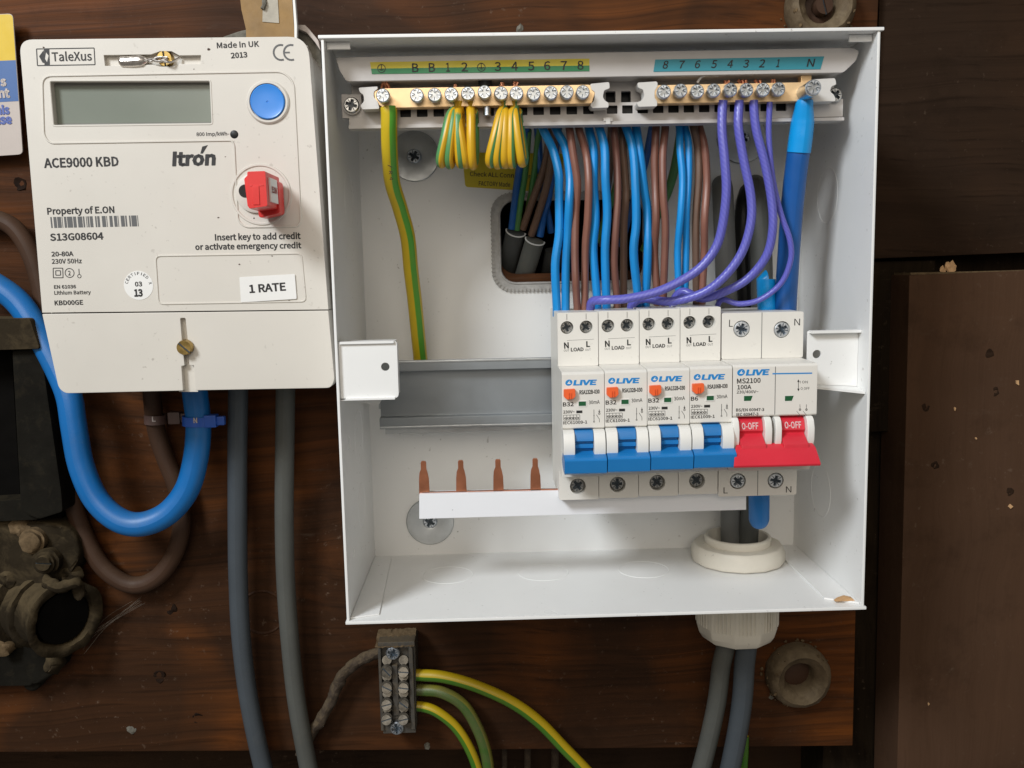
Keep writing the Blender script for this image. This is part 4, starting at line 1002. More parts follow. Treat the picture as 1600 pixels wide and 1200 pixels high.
# ================================================================== electricity meter
MH = 72.0
def m_(x, y, h=MH): return P(x, y, h)
meter = thing('electricity_meter', 'cream prepayment electricity meter with blank display and blue button', 'electricity meter', (*P(300, 612, 0), 0))
def mp(pts, h=MH): return [P(x, y, h) for x, y in pts]
out_top = mp([(30, 62), (481, 57), (513, 483.5), (66, 488.5)])
slot = mp([(162, 86), (236, 85), (250, 80), (268, 80), (280, 86.5), (314, 86), (313, 100), (280, 100), (270, 104), (250, 104), (238, 101), (164, 103)])
lcdf = rpoly(mp([(78, 127), (328, 126.5), (331, 193), (84, 196)]), .8, 2)
keyh = circ(*P(407, 306, MH), 7.5, 28)
b = MB(); b.prism(rpoly(out_top, [5.5, 8.5, 0, 0], 8), 64, MH, [slot, lcdf])
part('front_cover', b, 'meter_plastic', meter, bevel=.55)
lo = mp([(66.3, 490.5), (513.2, 485.2), (519, 604), (90, 614.5)])
sl = rpoly(mp([(281.5, 497), (289.5, 497), (294.5, 532), (296, 570), (303, 570.5), (305, 617), (286.5, 617), (284, 571), (289, 570), (286, 540)]), 0)
# terminal cover as three pieces round its slot, kept one mesh
b = MB()
q = mp([(66.3, 490.5), (513.2, 485.2), (523, 594), (517, 606), (305.5, 609.8), (303, 571), (296, 570.5), (294, 533), (290, 497), (282, 497), (285.5, 540), (289, 571), (284, 572), (286.5, 610.2), (102, 614.5), (92, 606)])
q = rpoly(q, [0, 0, 2, 2, 0, 0, 0, 0, .6, .6, 0, 0, 0, 0, 3, 3], 5)
b.prism(q, 62, MH+.4)
part('terminal_cover', b, 'meter_plastic', meter, bevel=.5)
b = MB()
q = mp([(33, 68), (478, 63), (510, 484), (516, 596), (94, 604), (66, 488)], 70)
q = [(x, z) for x, z in q]
b.prism(rpoly(q, [4, 7, 0, 3, 3, 0], 6), 6, 61.8, top=None)
part('meter_body', b, 'meter_plastic', meter, bevel=.8)
b = MB(); q = mp([(36, 72), (476, 66), (508, 484), (514, 590), (98, 600), (69, 488)], 70); b.prism(q, 61.7, 64.1); part('inner_case', b, 'meter_plastic', meter)
# slot floors
b = MB(); b.flat([P(x, y, 66) for x, y in ((158, 80), (320, 78), (320, 108), (158, 108))], 69.6); part('slot_floor', b, 'meter_plastic', meter)
b = MB(); b.flat([P(x, y, 69) for x, y in ((276, 494), (300, 494), (310, 612), (280, 612))], 69.4); part('slot_floor', b, 'meter_plastic', meter)
b = MB(); b.prism(rpoly([P(x, y, 69) for x, y in ((74, 122), (334, 121), (337, 200), (80, 202))], 1), 66.3, 68.2); dp = part('display', b, 'lcd_surround', meter, bevel=.2)
b = MB(); b.flat([P(x, y, 68.3) for x, y in ((83, 135), (328, 133), (330, 190.5), (87, 193))], 68.3); part('display_glass', b, 'lcd', dp)
b = MB()
b.bead(lcdf and rpoly(mp([(77, 126), (329, 125.3), (332, 194), (83, 197)]), .9, 2), .45, .25, MH-.05)
part('display_bezel', b, 'meter_plastic', meter)
# moulded panel line
pan = mp([(66, 119), (442, 112), (459, 128), (470, 344), (466, 354), (383, 355), (372, 345), (366, 226), (362, 219.5), (78, 224), (69, 212)])
b = MB(); b.bead(rpoly(pan, [4, 6, 6, 3, 3, 4, 4, 2, 2, 4, 4], 6), .50, .55, MH-.05); part('moulded_line', b, 'meter_plastic', meter)
b = MB(); b.bead(rpoly(mp([(243, 400), (471, 396), (478, 471), (248, 475)]), 2.2, 5), .45, .45, MH-.05); part('moulded_line', b, 'meter_plastic', meter)
# blue button
x, z = P(418, 159, MH+1)
b = MB(); b.lathe([(9.1, -.5), (9.1, .5), (8.5, 1.1), (7.7, 1.1), (7.6, -.2)], (x, z, MH), seg=48); part('button_ring', b, 'meter_plastic', meter)
b = MB(); b.lathe([(7.3, -.5), (7.3, 1.1), (6.9, 1.5), (6.3, 1.35), (3, 1.1), (.45, 1.15), (.3, .9), (0, .9)], (x, z, MH), seg=48); part('blue_button', b, 'blue_button', meter)
x, z = P(366, 210, MH); b = MB(); b.lathe([(1.75, .05), (1.6, .15), (0, .2)], (x, z, MH), seg=22); part('pulse_light', b, 'black_plastic', meter)
# key socket
x, z = P(408, 304, MH)
b = MB(); b.lathe([(13.3, -.2), (12.9, .55), (12.2, .55), (11.8, .05), (10.6, .05)], (x, z, MH), seg=56); part('key_socket', b, 'meter_plastic', meter)
b = MB(); b.lathe([(8.4, -.2), (8.4, 1.2), (7.6, 1.5), (0, 1.5)], (P(400, 302, MH)[0], P(400, 302, MH)[1], MH), seg=40); part('socket_boss', b, 'meter_plastic', meter)
x, z = P(397, 341, MH); b = MB(); b.flat(circ(x, z, .35, 10), MH+.07); part('reset_hole', b, 'black_print', meter)
# screws and seal
x, z = P(258, 92, 71); b = MB(); b.cyl((x, z, 66.3), 2.6, 4.5); sc = screw(meter, x, z, 71.2, 3.5, 'slot', 'brass', ang=1.45); part('screw_shank', b, 'brass', sc)
x, z = P(288, 543, 75); b = MB(); b.cyl((x+.1, z, 66), 2.7, 8.2); sc = screw(meter, x, z, 75, 3.55, 'slot', 'brass', ang=.75); part('screw_shank', b, 'brass', sc)
b = MB(); A = lambda x, y, h: (*P(x, y, h), h)
b.tube([A(262, 92, 72.5), A(247, 96, 73), A(237, 93, 72.6), A(226, 96, 72.5)], .55, seg=8); b.tube([A(262, 90, 73), A(246, 90, 72.8), A(236, 96, 72.5), A(226, 92, 72.5)], .55, seg=8)
b.tube([A(254, 95, 74.2), A(262, 97, 74.6), A(270, 96, 73.5), A(281, 90, 71)], .5, seg=8)
part('seal_wire', b, 'seal_metal', meter)
b = MB(); b.tube([A(186, 97, 72), A(190, 96.5, 72), A(206, 96, 72.2), A(220, 95, 72.2), A(229, 94, 72)], 2.3, seg=12, flat=.7, rr=[1.2, 2.2, 2.3, 2.3, 1.2]); part('seal_ferrule', b, 'seal_metal', meter)
# printing
b = MB(); H = MH+.06
tpx(b, 'Made in UK', 339, 75.3, 405, 72.8, 8.6, H, .012)
tpx(b, '2013', 361, 91, 387, 89.2, 8.2, H, .022)
tpx(b, '800 Imp/kWh-', 307, 212.6, 358, 211.6, 5.6, H, .008)
tpx(b, 'ACE9000 KBD', 69, 262, 186, 259, 14.2, H, .028)
tpx(b, 'Property of E.ON', 74, 335, 179, 332.4, 10.0, H, .018)
tpx(b, 'S13G08604', 78.5, 376, 162, 373.8, 10.6, H, .022)
tpx(b, '20-80A', 80.5, 400.5, 115, 399.8, 7, H, .018)
tpx(b, '230V 50Hz', 81, 412, 128, 411, 7, H, .012)
tpx(b, 'EN 61036', 84.5, 451, 119, 450.3, 5.2, H, .02)
tpx(b, 'Lithium Battery', 85, 460.4, 142, 459.3, 5.6, H, .012)
tpx(b, 'KBD00GE', 85.5, 476.8, 130, 475.8, 7, H, .018)
tpx(b, 'Insert key to add credit', 336, 375.5, 470, 373, 9.4, H, .024)
tpx(b, 'or activate emergency credit', 305, 390.3, 471, 387.6, 9.0, H, .024)
part('lettering', b, 'black_print', meter)
b = MB(); tpx(b, 'Itron', 269, 258.5, 337, 257, 20.5, H, .06, .12)
q = mp([(316, 229), (325, 226.5), (317, 240), (313, 240)], H); b.flat(q, H)
part('brand_mark', b, 'black_print', meter)
b = MB()
fr = mp([(57, 76.5), (147, 75), (148.5, 101), (58.5, 102.5)], H)
for i in range(4): line(b, fr[i], fr[(i+1) % 4], .42, H+.01*(i % 2))
b.flat(mp([(68.5, 76.3), (77, 76.2), (78, 102), (69.5, 102.2)], H), H+.02)
b.flat(mp([(61, 88), (68, 78.5), (70, 98.5), (66.5, 98)], H), H+.01)
tpx(b, 'TaleXus', 81.5, 95.5, 144, 94.3, 13.6, H, .008)
mk = part('maker_logo', b, 'black_print', meter)
b = MB(); b.flat(mp([(72, 82), (76, 87), (73.5, 97), (70.5, 92)], H), H+.04); part('logo_white', b, 'meter_plastic', mk)
b = MB()
def arc(mb, cx, cz, r, a0, a1, w, h, n=16):
    pts = [(cx+r*math.cos(a0+(a1-a0)*i/n), cz+r*math.sin(a0+(a1-a0)*i/n)) for i in range(n+1)]
    for i in range(n): line(mb, pts[i], pts[i+1], w, h)
for px in (439, 455): x, z = P(px, 82, H); arc(b, x, z, 3.1, math.radians(70), math.radians(290), .8, H)
x, z = P(454, 82, H); line(b, (x-3, z), (x-.3, z), .7, H+.01)
part('conformity_mark', b, 'grey_print', meter)
b = MB(); x0, z0 = P(76, 339.5, H); x1_, z1_ = P(216.5, 354, H); n = 118; w = (x1_-x0)/n; random.seed(5); k = 0
while k < n:
    wd_ = random.choice((1, 1, 1, 2)); 
    if random.random() < .72: b.flat([(x0+k*w, z0+.1), (x0+(k+wd_)*w*1.0, z0+.1), (x0+(k+wd_)*w+.1, z1_+.1), (x0+k*w+.1, z1_+.1)], H)
    k += wd_
part('barcode', b, 'grey_print', meter)
b = MB(); q = mp([(83, 419), (98, 419), (98.5, 434), (83.3, 434)], H); q2 = mp([(87, 423), (94.5, 423), (94.7, 430), (87.2, 430)], H)
for Q in (q, q2):
    for i in range(4): line(b, Q[i], Q[(i+1) % 4], .36, H+.01*(i % 2))
x, z = P(108.7, 426.5, H); annulus(b, x, z, 1.75, 2.1, H); tpx(b, '2', 106.7, 430.2, 110.8, 430, 7, H, .01)
x, z = P(124, 431.5, H); annulus(b, x, z, .6, .9, H, 14); line(b, (x, z+.8), P(123.2, 420, H), .35, H)
part('symbols', b, 'black_print', meter)
# stickers on the meter
st = MB(); x, z = P(216.5, 446, MH+.1); st.prism(circ(x, z, 6.3, 40), MH, MH+.12); sk = part('round_seal', st, 'sticker_white', meter)
b = MB(); tpx(b, '03', 211, 447.5, 222.5, 447, 7, MH+.17, .02); tpx(b, '13', 210, 463, 223.5, 462.6, 10.5, MH+.17, .03)
for i, ch in enumerate('CERTIFIED X'):
    a = math.radians(165-i*15.5)
    if ch == ' ': continue
    cx, cz = x+4.6*math.cos(a), z+4.6*math.sin(a); u = Vector((math.sin(a), -math.cos(a))); p = Vector((cx, cz)); text(b, ch, tuple(p-u*(.5 if ch != 'I' else .12)), tuple(p+u*(.5 if ch != 'I' else .12)), 1.25, MH+.17)
part('seal_lettering', b, 'black_print', sk)
b = MB(); b.prism(rpoly(mp([(374.5, 433), (461, 428), (464, 467), (377, 472.5)]), .5, 3), MH+.4, MH+.6); rs = part('rate_sticker', b, 'sticker_white', meter, bevel=.05)
b = MB(); tpx(b, '1 RATE', 390, 457.5, 447, 453.5, 12, MH+.66, .025); part('rate_lettering', b, 'black_print', rs)
random.seed(9)
b = MB()
for px, py, r in ((68, 74, .5), (303, 108, .35), (480, 533, .8), (484, 537, .5), (326, 77, .9), (352, 245, .3), (341, 340, .5), (492, 300, .3), (374, 413, .5), (425, 400, .4), (452, 470, .4), (245, 93, .3)):
    x, z = P(px, py, H); b.flat([(x+r*math.cos(a)*random.uniform(.5, 1.4), z+r*math.sin(a)*.6) for a in [2*PI*i/7 for i in range(7)]], H+.02)
part('grime_mark', b, 'tail_brown', meter, kind='stuff')

# red key standing in its socket
kx, kz = P(410, 312, 72)
key = thing('meter_key', 'red plastic credit key plugged into the meter socket', 'key', (kx, kz, 73.5))
hk = 101.0
def K(pts, h): return [P(x, y, h) for x, y in pts]
f = K([(386, 268), (414.5, 267), (418, 322), (388.5, 326)], hk)
gx = f[0][0]; 
b = MB(); b.prism(rpoly(f, .7, 3), 77, hk); part('grip', b, 'red_key', key, bevel=.5)
b = MB(); (x0, z0), (x1k, z1k) = f[0], f[2]
b.box(x0+1.8, x1k-3.0, z1k+.6, z1k+8, hk-.1, hk+.35)
b.box(x0+.9, x0+2.0, z1k+8.0, z1k+8.4, hk-.1, hk+.2); b.box(x1k-2.8, x1k-1.0, z1k+8.0, z1k+8.4, hk-.1, hk+.2)
part('finger_rib', b, 'red_key', key, bevel=.12)
b = MB(); b.prism(rpoly([(f[0][0]-2.2, f[0][1]-2.5), (f[0][0]+.3, f[0][1]), (f[3][0]+.3, f[3][1]-.2), (f[3][0]-1.2, f[3][1]+1.2)], .4, 2), 84, hk-3.2); part('side_flange', b, 'red_key', key, bevel=.3)
b = MB(); b.prism(rpoly([(f[0][0]-1.5, f[0][1]-1.5), (f[1][0]+.9, f[1][1]-2), (f[2][0]+.9, f[2][1]-1.8), (f[3][0]-.6, f[3][1]-2.8)], 1.5, 4), 73.6, 83); part('collar', b, 'red_key', key, bevel=.5)
b = MB(); b.prism([(f[1][0]-.4, f[1][1]-2.2), (f[1][0]+.75, f[1][1]-2.2), (f[2][0]+.75, f[2][1]+2.), (f[2][0]-.4, f[2][1]+2.)], 84.5, hk-4.5); 
tagp = part('paper_tag', b, 'sticker_white', key)
b = MB()
# letters run up the right-hand side of the key
tv = MB(); text(tv, 'E.ON', (0, 0), (8.5, 0), 2.3, 0, .03)
xr = f[1][0]+.85+.35*0
zc_ = (f[1][1]+f[2][1])/2-1
for (x, z, _h) in tv.v: b.v.append((xr+.25, zc_+z, 95.0-x))
b.f += tv.f
part('tag_lettering', b, 'red_key', tagp)
b = MB(); x, z = P(381, 299, 86); b.lathe([(2.5, 0), (2.8, 1), (2.5, 2)], (x+.9, z, 86), seg=24); part('black_ring', b, 'black_plastic', key)

# yellow blue and white warning card at the left edge
h = 8.0
card = thing('warning_card', 'yellow, blue and white printed warning card at the left picture edge', 'warning card', (*P(0, 240, h), h-1))
def cp(pts): return [P(x, y, h) for x, y in pts]
b = MB(); b.prism(rpoly(cp([(-170, 30), (20, 21), (35.5, 241), (-160, 254)]), [3, 2.4, 2.4, 3], 5), h-.8, h); part('card_back', b, 'warning_white', card, bevel=.1)
b = MB(); q = rpoly(cp([(-170, 30), (19.6, 22), (24.5, 94), (-165, 102)]), [3, 2.3, 0, 0], 5); b.prism(q, h, h+.08); part('yellow_band', b, 'warning_yellow', card)
b = MB(); b.prism(cp([(-165, 102), (24.5, 94), (29, 158), (-162, 168)]), h, h+.08); bb = part('blue_band', b, 'warning_blue', card)
b = MB(); tpx(b, 's', 1.0, 134, 10.5, 133.5, 13.4, h+.3, .03); tpx(b, 'nt', -1.5, 152.5, 16, 151.5, 13.4, h+.3, .03); part('band_lettering', b, 'warning_white', bb)
b = MB(); tpx(b, 'his', -6, 178.5, 15.5, 177.5, 13, h+.3, .03); tpx(b, 'use', -9, 194, 19, 192.5, 13.6, h+.3, .03); part('ink_lettering', b, 'warning_ink', card)

# folded card strip and the dusty base behind the meter's top edge
strip = thing('card_strip', 'brown taped cardboard strip standing behind the top of the meter', 'cardboard', (*P(428, 60, 30), 20))
b = MB(); b.prism([P(x, y, 40) for x, y in ((371, -40), (454, -40), (463, 100), (386, 100), (384, 45), (377, 15))], 38.8, 40); part('card_face', b, 'cardboard', strip, bevel=.2)
b = MB(); b.prism([P(x, y, 40.3) for x, y in ((412, -40), (432, -40), (436, 36), (410, 34))], 40, 40.35); part('tape', b, 'clear_tape', strip)
b = MB(); b.prism([P(x, y, 40.3) for x, y in ((455, -40), (458, -40), (464, 40), (463.5, 100), (461, 100), (460, 40))], 37.4, 40.6); part('torn_edge', b, 'sticker_white', strip)
b = MB(); b.tube([A(412, -5, 40.8), A(413, 5, 41), A(410, 14, 41.2)], 1.0, seg=8).jitter(.4, .8); part('glue_crumb', b, 'dust_grey', strip)
base_ = thing('mounting_plate', 'dusty pale rounded plate showing behind the meter top right corner', 'plate', (*P(440, 90, 0), 0))
b = MB(); q = rpoly([P(x, y, 30) for x, y in ((340, 110), (346, 56), (378, 45), (468, 36), (484, 44), (501, 78), (503, 120))], [0, 1, 3, 3, 4, 3, 0], 5); b.prism(q, 0.2, 29); part('plate_body', b, 'dust_grey', base_, bevel=1.2)
b = MB(); q = [P(x, y, 34) for x, y in ((463, 38), (476, 38), (482, 44), (497, 62), (501, 80), (492, 66), (478, 50), (464, 44))]; b.prism(q, 29, 33.5); part('pale_lip', b, 'warning_white', base_, bevel=.5)

# ================================================================== cables
def cable(name, label, pts, r, m, cat='cable', group=None, **kw):
    b = MB(); b.tube([(*P(x, y, h), h) for x, y, h in pts], r, **kw)
    return solo(name, b, m, label, cat, group, smooth=60.)
cable('meter_tail', 'thick bright blue cable hanging in a U below the meter',
      [(-60, 420, 20), (-5, 447, 20), (33, 478, 20), (68, 535, 22), (92, 580, 24), (108, 620, 26), (116, 670, 27), (127, 728, 28), (150, 780, 29), (185, 812, 30), (222, 819, 30), (262, 802, 29), (292, 765, 28), (306, 715, 27), (310, 665, 26), (306, 625, 26), (300, 580, 26)], 6.1, 'tail_blue', seg=22)
cable('meter_tail', 'thick brown cable looping lower, behind the blue U', 
      [(-50, 338, 10), (0, 344, 10), (32, 368, 10), (58, 425, 10), (76, 520, 10), (88, 620, 10), (100, 715, 9), (118, 800, 8.5), (150, 872, 8.5), (185, 906, 8.5), (218, 914, 8.5), (250, 898, 8.5), (274, 862, 8.5), (284, 815, 8.5), (276, 762, 8.5), (258, 715, 9), (244, 670, 10), (238, 620, 12), (236, 570, 14)], 4.5, 'tail_brown', seg=20)
cable('supply_cable', 'slate grey cable hanging from the meter, left of the two', 
      [(371, 575, 20), (372, 620, 20), (371, 700, 18), (371, 800, 16), (372, 900, 14), (377, 1000, 13), (390, 1100, 12), (414, 1210, 12), (440, 1290, 12)], 4.9, 'sheath_slate', seg=20, group='grey cables under the meter')
cable('supply_cable', 'plain grey cable hanging from the meter, right of the two', 
      [(447, 575, 20), (446, 620, 20), (445, 700, 18), (444, 800, 16), (446, 900, 14), (453, 1000, 13), (464, 1100, 12), (484, 1210, 12), (500, 1290, 12)], 4.8, 'sheath_grey', seg=20, group='grey cables under the meter')
# marker ties
def tie(label, px, py, h, r, m, head, letter, lm):
    x, z = P(px, py, h)
    t = thing('cable_tie', label, 'cable tie', (x, z, h), 'lettered cable ties')
    b = MB(); b.lathe([(r+.05, -2.3), (r+.9, -2.3), (r+.9, 2.3), (r+.05, 2.3), (r+.05, -2.3)], (x, z, h), axis=(.05, 1, 0), seg=32); part('band', b, m, t)
    b = MB(); hx, hz = P(*head, h+3); b.box(hx-2.6, hx+3.4, hz-3, hz+3.1, h-1, h+5.0); b.box(hx+3.2, hx+7.2, hz-2.1, hz+2.2, h+.5, h+3.6); part('buckle', b, m, t, bevel=.5)
    b = MB(); lx_, lz_ = P(px-3, py, h+r+1.2); text(b, letter, (lx_-.9, lz_-1.2), (lx_+.9, lz_-1.2), 2.4, h+r+1.0, .02); part('tie_lettering', b, lm, t)
    return t
tie('blue cable tie lettered N round the blue cable', 308, 657, 26, 6.2, 'tie_blue', (328, 658), 'N', 'warning_white')
tie('brown cable tie lettered L round the brown cable', 243, 655, 11, 4.6, 'tie_brown', (272, 653), 'L', 'warning_white')

# breaker wires
def c6(x, y): return (680+x/2.7586, 160+y/2.7586)
B_, N_ = 'wire_blue', 'wire_brown'
WR = [
 (B_, 'far left bright blue wire of the row, entering the leftmost breaker', [(452, 60), (468, 120), (505, 200), (528, 300), (534, 390), (535, 560), (521, 700), (524, 880)], 56),
 (B_, 'second blue wire from the left, entering the leftmost breaker', [(500, 60), (520, 120), (560, 200), (578, 320), (580, 430), (572, 560), (560, 700), (562, 880)], 56),
 (N_, 'reddish brown wire right of the two leftmost blue wires', [(572, 60), (584, 120), (597, 220), (608, 350), (610, 480), (605, 640), (605, 780), (612, 880)], 57),
 (N_, 'light brown wire, right one of the leftmost brown pair', [(612, 60), (625, 120), (650, 230), (662, 350), (655, 500), (643, 640), (645, 880)], 57),
 (B_, 'left blue wire of the pair entering the second breaker', [(655, 60), (668, 120), (683, 210), (682, 350), (688, 500), (686, 640), (698, 850)], 55),
 (B_, 'right blue wire of the pair entering the second breaker', [(695, 60), (708, 110), (730, 200), (738, 330), (738, 480), (732, 640), (738, 850)], 56),
 (N_, 'dull brown wire between the second and third blue pairs', [(766, 60), (772, 120), (780, 250), (785, 400), (778, 550), (776, 700), (784, 850)], 54),
 ('wire_brown_dull', 'dark brown wire half hidden left of the third blue pair', [(795, 60), (802, 150), (816, 330), (820, 420), (811, 550), (812, 850)], 49),
 (B_, 'left blue wire of the pair entering the third breaker', [(805, 55), (825, 100), (853, 210), (868, 370), (868, 520), (860, 650), (874, 840)], 56),
 (B_, 'right blue wire of the pair entering the third breaker', [(850, 55), (868, 100), (885, 220), (905, 380), (918, 470), (912, 650), (908, 840)], 54),
 (N_, 'left light brown wire of the pair entering the third breaker', [(955, 55), (952, 120), (948, 250), (948, 350), (952, 500), (950, 650), (956, 830)], 55),
 (N_, 'right light brown wire of the pair entering the third breaker', [(992, 55), (990, 120), (985, 230), (985, 400), (988, 550), (983, 830)], 56),
 (B_, 'left blue wire of the rightmost pair, entering the B6 breaker', [(1040, 50), (1048, 110), (1057, 200), (1065, 330), (1060, 480), (1046, 640), (1050, 820)], 55),
 (B_, 'right blue wire of the rightmost pair, entering the B6 breaker', [(1066, 50), (1078, 110), (1092, 180), (1095, 330), (1086, 480), (1080, 640), (1077, 820)], 53),
 ('wire_brown_dull', 'dark brown wire, left of the last brown pair before the purple wires', [(1098, 50), (1112, 110), (1130, 200), (1135, 330), (1128, 520), (1126, 830)], 52),
 (N_, 'brown wire nearest to the purple wires', [(1125, 50), (1140, 110), (1160, 200), (1170, 350), (1166, 500), (1164, 640), (1150, 830)], 53),
]
for i, (m, lab, pts, h) in enumerate(WR):
    n = len(pts); P3 = []
    for j, (x, y) in enumerate(pts):
        t = j/(n-1); hh = h+ (4*math.sin(PI*t) if t < 1 else 0) - (3 if j == 0 else 0)
        px, py = c6(x, y); w_ = 0 if j in (0, n-1) else 1; P3.append((px+w_*random.uniform(-1.7, 1.7), py, hh+w_*random.uniform(-1.8, 1.8)))
    last = P3[-1]; P3.append((last[0], last[1]+14, last[2]-2))
    r = 1.95 if m == B_ else 1.75
    if i in (12, 13): r = 1.65
    cable('blue_wire' if m == B_ else 'brown_wire', lab, P3, r, m, 'wire', 'blue wires from cable entry to breakers' if m == B_ else 'brown wires from cable entry to breakers', seg=14)
PU = [
 ('thick purple wire from neutral terminal 4, leftmost of the purple curves', [(1240, -8, 76), (1238, 20, 76), (1236, 120, 77), (1248, 250, 78), (1255, 380, 78), (1240, 520, 77), (1212, 620, 76), (1155, 700, 75), (1080, 757, 74), (960, 815, 73), (830, 845, 71), (730, 852, 69), (678, 858, 64), (668, 900, 58)], 2.0),
 ('purple wire from neutral terminal 3, second of the purple curves', [(1310, -8, 76), (1309, 20, 76), (1307, 110, 77), (1330, 250, 77), (1360, 400, 77), (1360, 520, 77), (1320, 650, 76), (1240, 757, 74), (1145, 825, 71), (1010, 858, 67), (900, 846, 63), (850, 870, 59), (845, 905, 55)], 1.95),
 ('purple wire from neutral terminal 2, third of the purple curves', [(1372, -8, 76), (1373, 20, 76), (1384, 120, 76), (1420, 260, 76), (1448, 410, 76), (1455, 540, 76), (1428, 660, 74), (1350, 757, 71), (1250, 815, 68), (1150, 845, 64), (1070, 815, 60), (1030, 850, 57), (1025, 900, 54)], 1.9),
 ('thin dusky purple wire, rightmost, bowing in front of the blue cable', [(1441, -8, 75), (1441, 20, 75), (1438, 150, 74), (1455, 330, 73), (1490, 480, 73), (1528, 590, 73), (1532, 680, 72), (1490, 780, 70), (1400, 850, 67), (1310, 868, 65), (1240, 850, 62), (1215, 880, 58), (1205, 920, 54)], 1.25),
]
for lab, pts, r in PU:
    cable('purple_wire', lab, [(*c6(x, y), h) for x, y, h in pts], r, 'wire_purple', 'wire', 'purple neutral wires', seg=16)
# neutral feed
nf = cable('neutral_feed', 'fat dark blue cable rising on the right to the neutral terminal', [(1227, 500, 56), (1228, 470, 58), (1232, 400, 62), (1238, 320, 66), (1246, 250, 70), (1250, 225, 71)], 4.9, 'wire_blue_dark', seg=20)
b = MB(); b.tube([A(1248, 238, 71), A(1251, 215, 72), A(1254, 190, 73), A(1256, 168, 75), A(1257, 156, 75.5)], 5.1, seg=20, rr=[5.1, 5.1, 4.9, 3.9, 3.6])
part('sleeve', b, 'sleeve_blue', nf, smooth=60.)
b = MB(); b.tube([A(1197, 436, 55), A(1197, 440, 55), A(1198, 470, 55), A(1199, 495, 54)], 4.3, seg=20); so = solo('sleeve', b, 'sleeve_blue', 'light blue sleeve stub just above the main switch', 'sleeve', smooth=60.)
cable('switch_cable', 'bright blue cable end emerging under the main switch', [(1186, 760, 52), (1186, 790, 52), (1186, 812, 51), (1186, 818, 50)], 4.9, 'tail_blue', seg=20, rr=[4.9, 4.9, 4.8, 3.6])
# grey cables which bend through the enclosure behind the purple wires
cable('bent_cable', 'dark grey cable bending into the back, left of the two behind the purple wires', [(1146, 960, 20), (1142, 840, 20), (1142, 700, 20), (1138, 560, 20), (1134, 420, 20), (1131, 340, 19), (1129, 300, 14), (1128, 290, 4), (1128, 292, -8)], 5.2, 'sheath_mid', seg=20)
cable('bent_cable', 'grey cable bending into the back, right of the two behind the purple wires', [(1168, 960, 22), (1168, 840, 22), (1180, 700, 22), (1190, 560, 22), (1190, 420, 21), (1186, 345, 20), (1182, 302, 15), (1180, 290, 4), (1180, 292, -8)], 5.4, 'sheath_grey', seg=20)
b = MB(); x, z = P(1170, 350, 3); b.lathe([(4.6, 0), (5.0, 10), (5.2, 12)], (P(1166, 370, 3)[0], P(1166, 470, 3)[1], 7), axis=(0, 1, 0), seg=20)
cable('bent_cable', 'black cable squeezed between the two grey ones behind the purple wires', [(1168, 560, 9), (1164, 470, 9), (1160, 390, 9), (1162, 330, 8), (1168, 300, 2), (1172, 302, -8)], 4.3, 'black_plastic', seg=18)

# tails below the gland
gx, gh = 190.2, 24.0
cable('main_tail', 'grey cable below the white gland, left of the two', [(1142, 940, 24), (1136, 1000, 23), (1127, 1040, 22), (1121, 1090, 21), (1111, 1140, 19), (1096, 1200, 17), (1075, 1270, 15)], 4.9, 'sheath_grey', seg=20, group='cables leaving the gland')
cable('main_tail', 'slate blue-grey cable below the white gland, right of the two', [(1166, 940, 27), (1167, 1000, 27), (1163, 1040, 26), (1160, 1090, 25), (1153, 1140, 23), (1141, 1200, 21), (1125, 1270, 19)], 5.3, 'sheath_slate', seg=20, group='cables leaving the gland')
cable('earth_cable', 'sliver of green and yellow cable beside the tails at the bottom edge', [(1164, 1150, 4), (1163, 1180, 4), (1160, 1230, 4)], 2.2, 'gy_cable', seg=14, uoff=.3)

# gland
gl = thing('cable_gland', 'white plastic cable gland through the enclosure floor', 'cable gland', (gx, -288, gh))
zf = -BH
b = MB(); b.lathe([(14.6, zf), (14.6, zf+12.6), (15.0, zf+13.2), (16.2, zf+13.2), (16.7, zf+12.6), (16.7, zf+.2), (14.6, zf)], (gx, 0, gh), axis=(0, 1, 0), seg=56); part('threaded_neck', b, 'gland_plastic', gl)
b = MB(); r = 23.
b.lathe([(16.8, zf+.3), (r, zf+.3), (r+.7, zf+1.4), (r+.7, zf+6.2), (r-.9, zf+9.2), (16.8, zf+9.6), (16.8, zf+.3)], (gx, 0, gh), axis=(0, 1, 0), seg=14, ang0=.45); part('lock_nut', b, 'gland_plastic', gl, bevel=.5)
b = MB(); b.lathe([(10, zf-1.6), (21.3, zf-1.6), (21.3, zf-10), (20.2, zf-11), (10, zf-11)], (gx, 0, gh), axis=(0, 1, 0), seg=8, ang0=.4); part('body', b, 'gland_plastic', gl, bevel=.6)
b = MB(); pr = []
n = 8
b.lathe([(12, zf-11), (20.6, zf-11), (21., zf-12), (21.2, zf-33), (19.9, zf-37.5), (17.6, zf-41), (15.2, zf-42), (12, zf-41)], (gx, 0, gh), axis=(0, 1, 0), seg=10, ang0=.18); part('dome_nut', b, 'gland_plastic', gl, bevel=.8)
b = MB()
for i in range(64):
    a = 2*PI*i/64; rr_ = 20.6; cx, ch = gx+rr_*math.cos(a), gh+rr_*math.sin(a); b.cyl((cx, zf-32.5, ch), .5, 20.5, axis=(0, 1, 0), seg=6)
part('grip_rib', b, 'gland_plastic', gl, kind='stuff')
b = MB(); b.lathe([(6, zf-40.8), (15, zf-40.8), (15, zf-37), (6, zf-37)], (gx, 0, gh), axis=(0, 1, 0), seg=30); part('rubber_seal', b, 'black_plastic', gl)

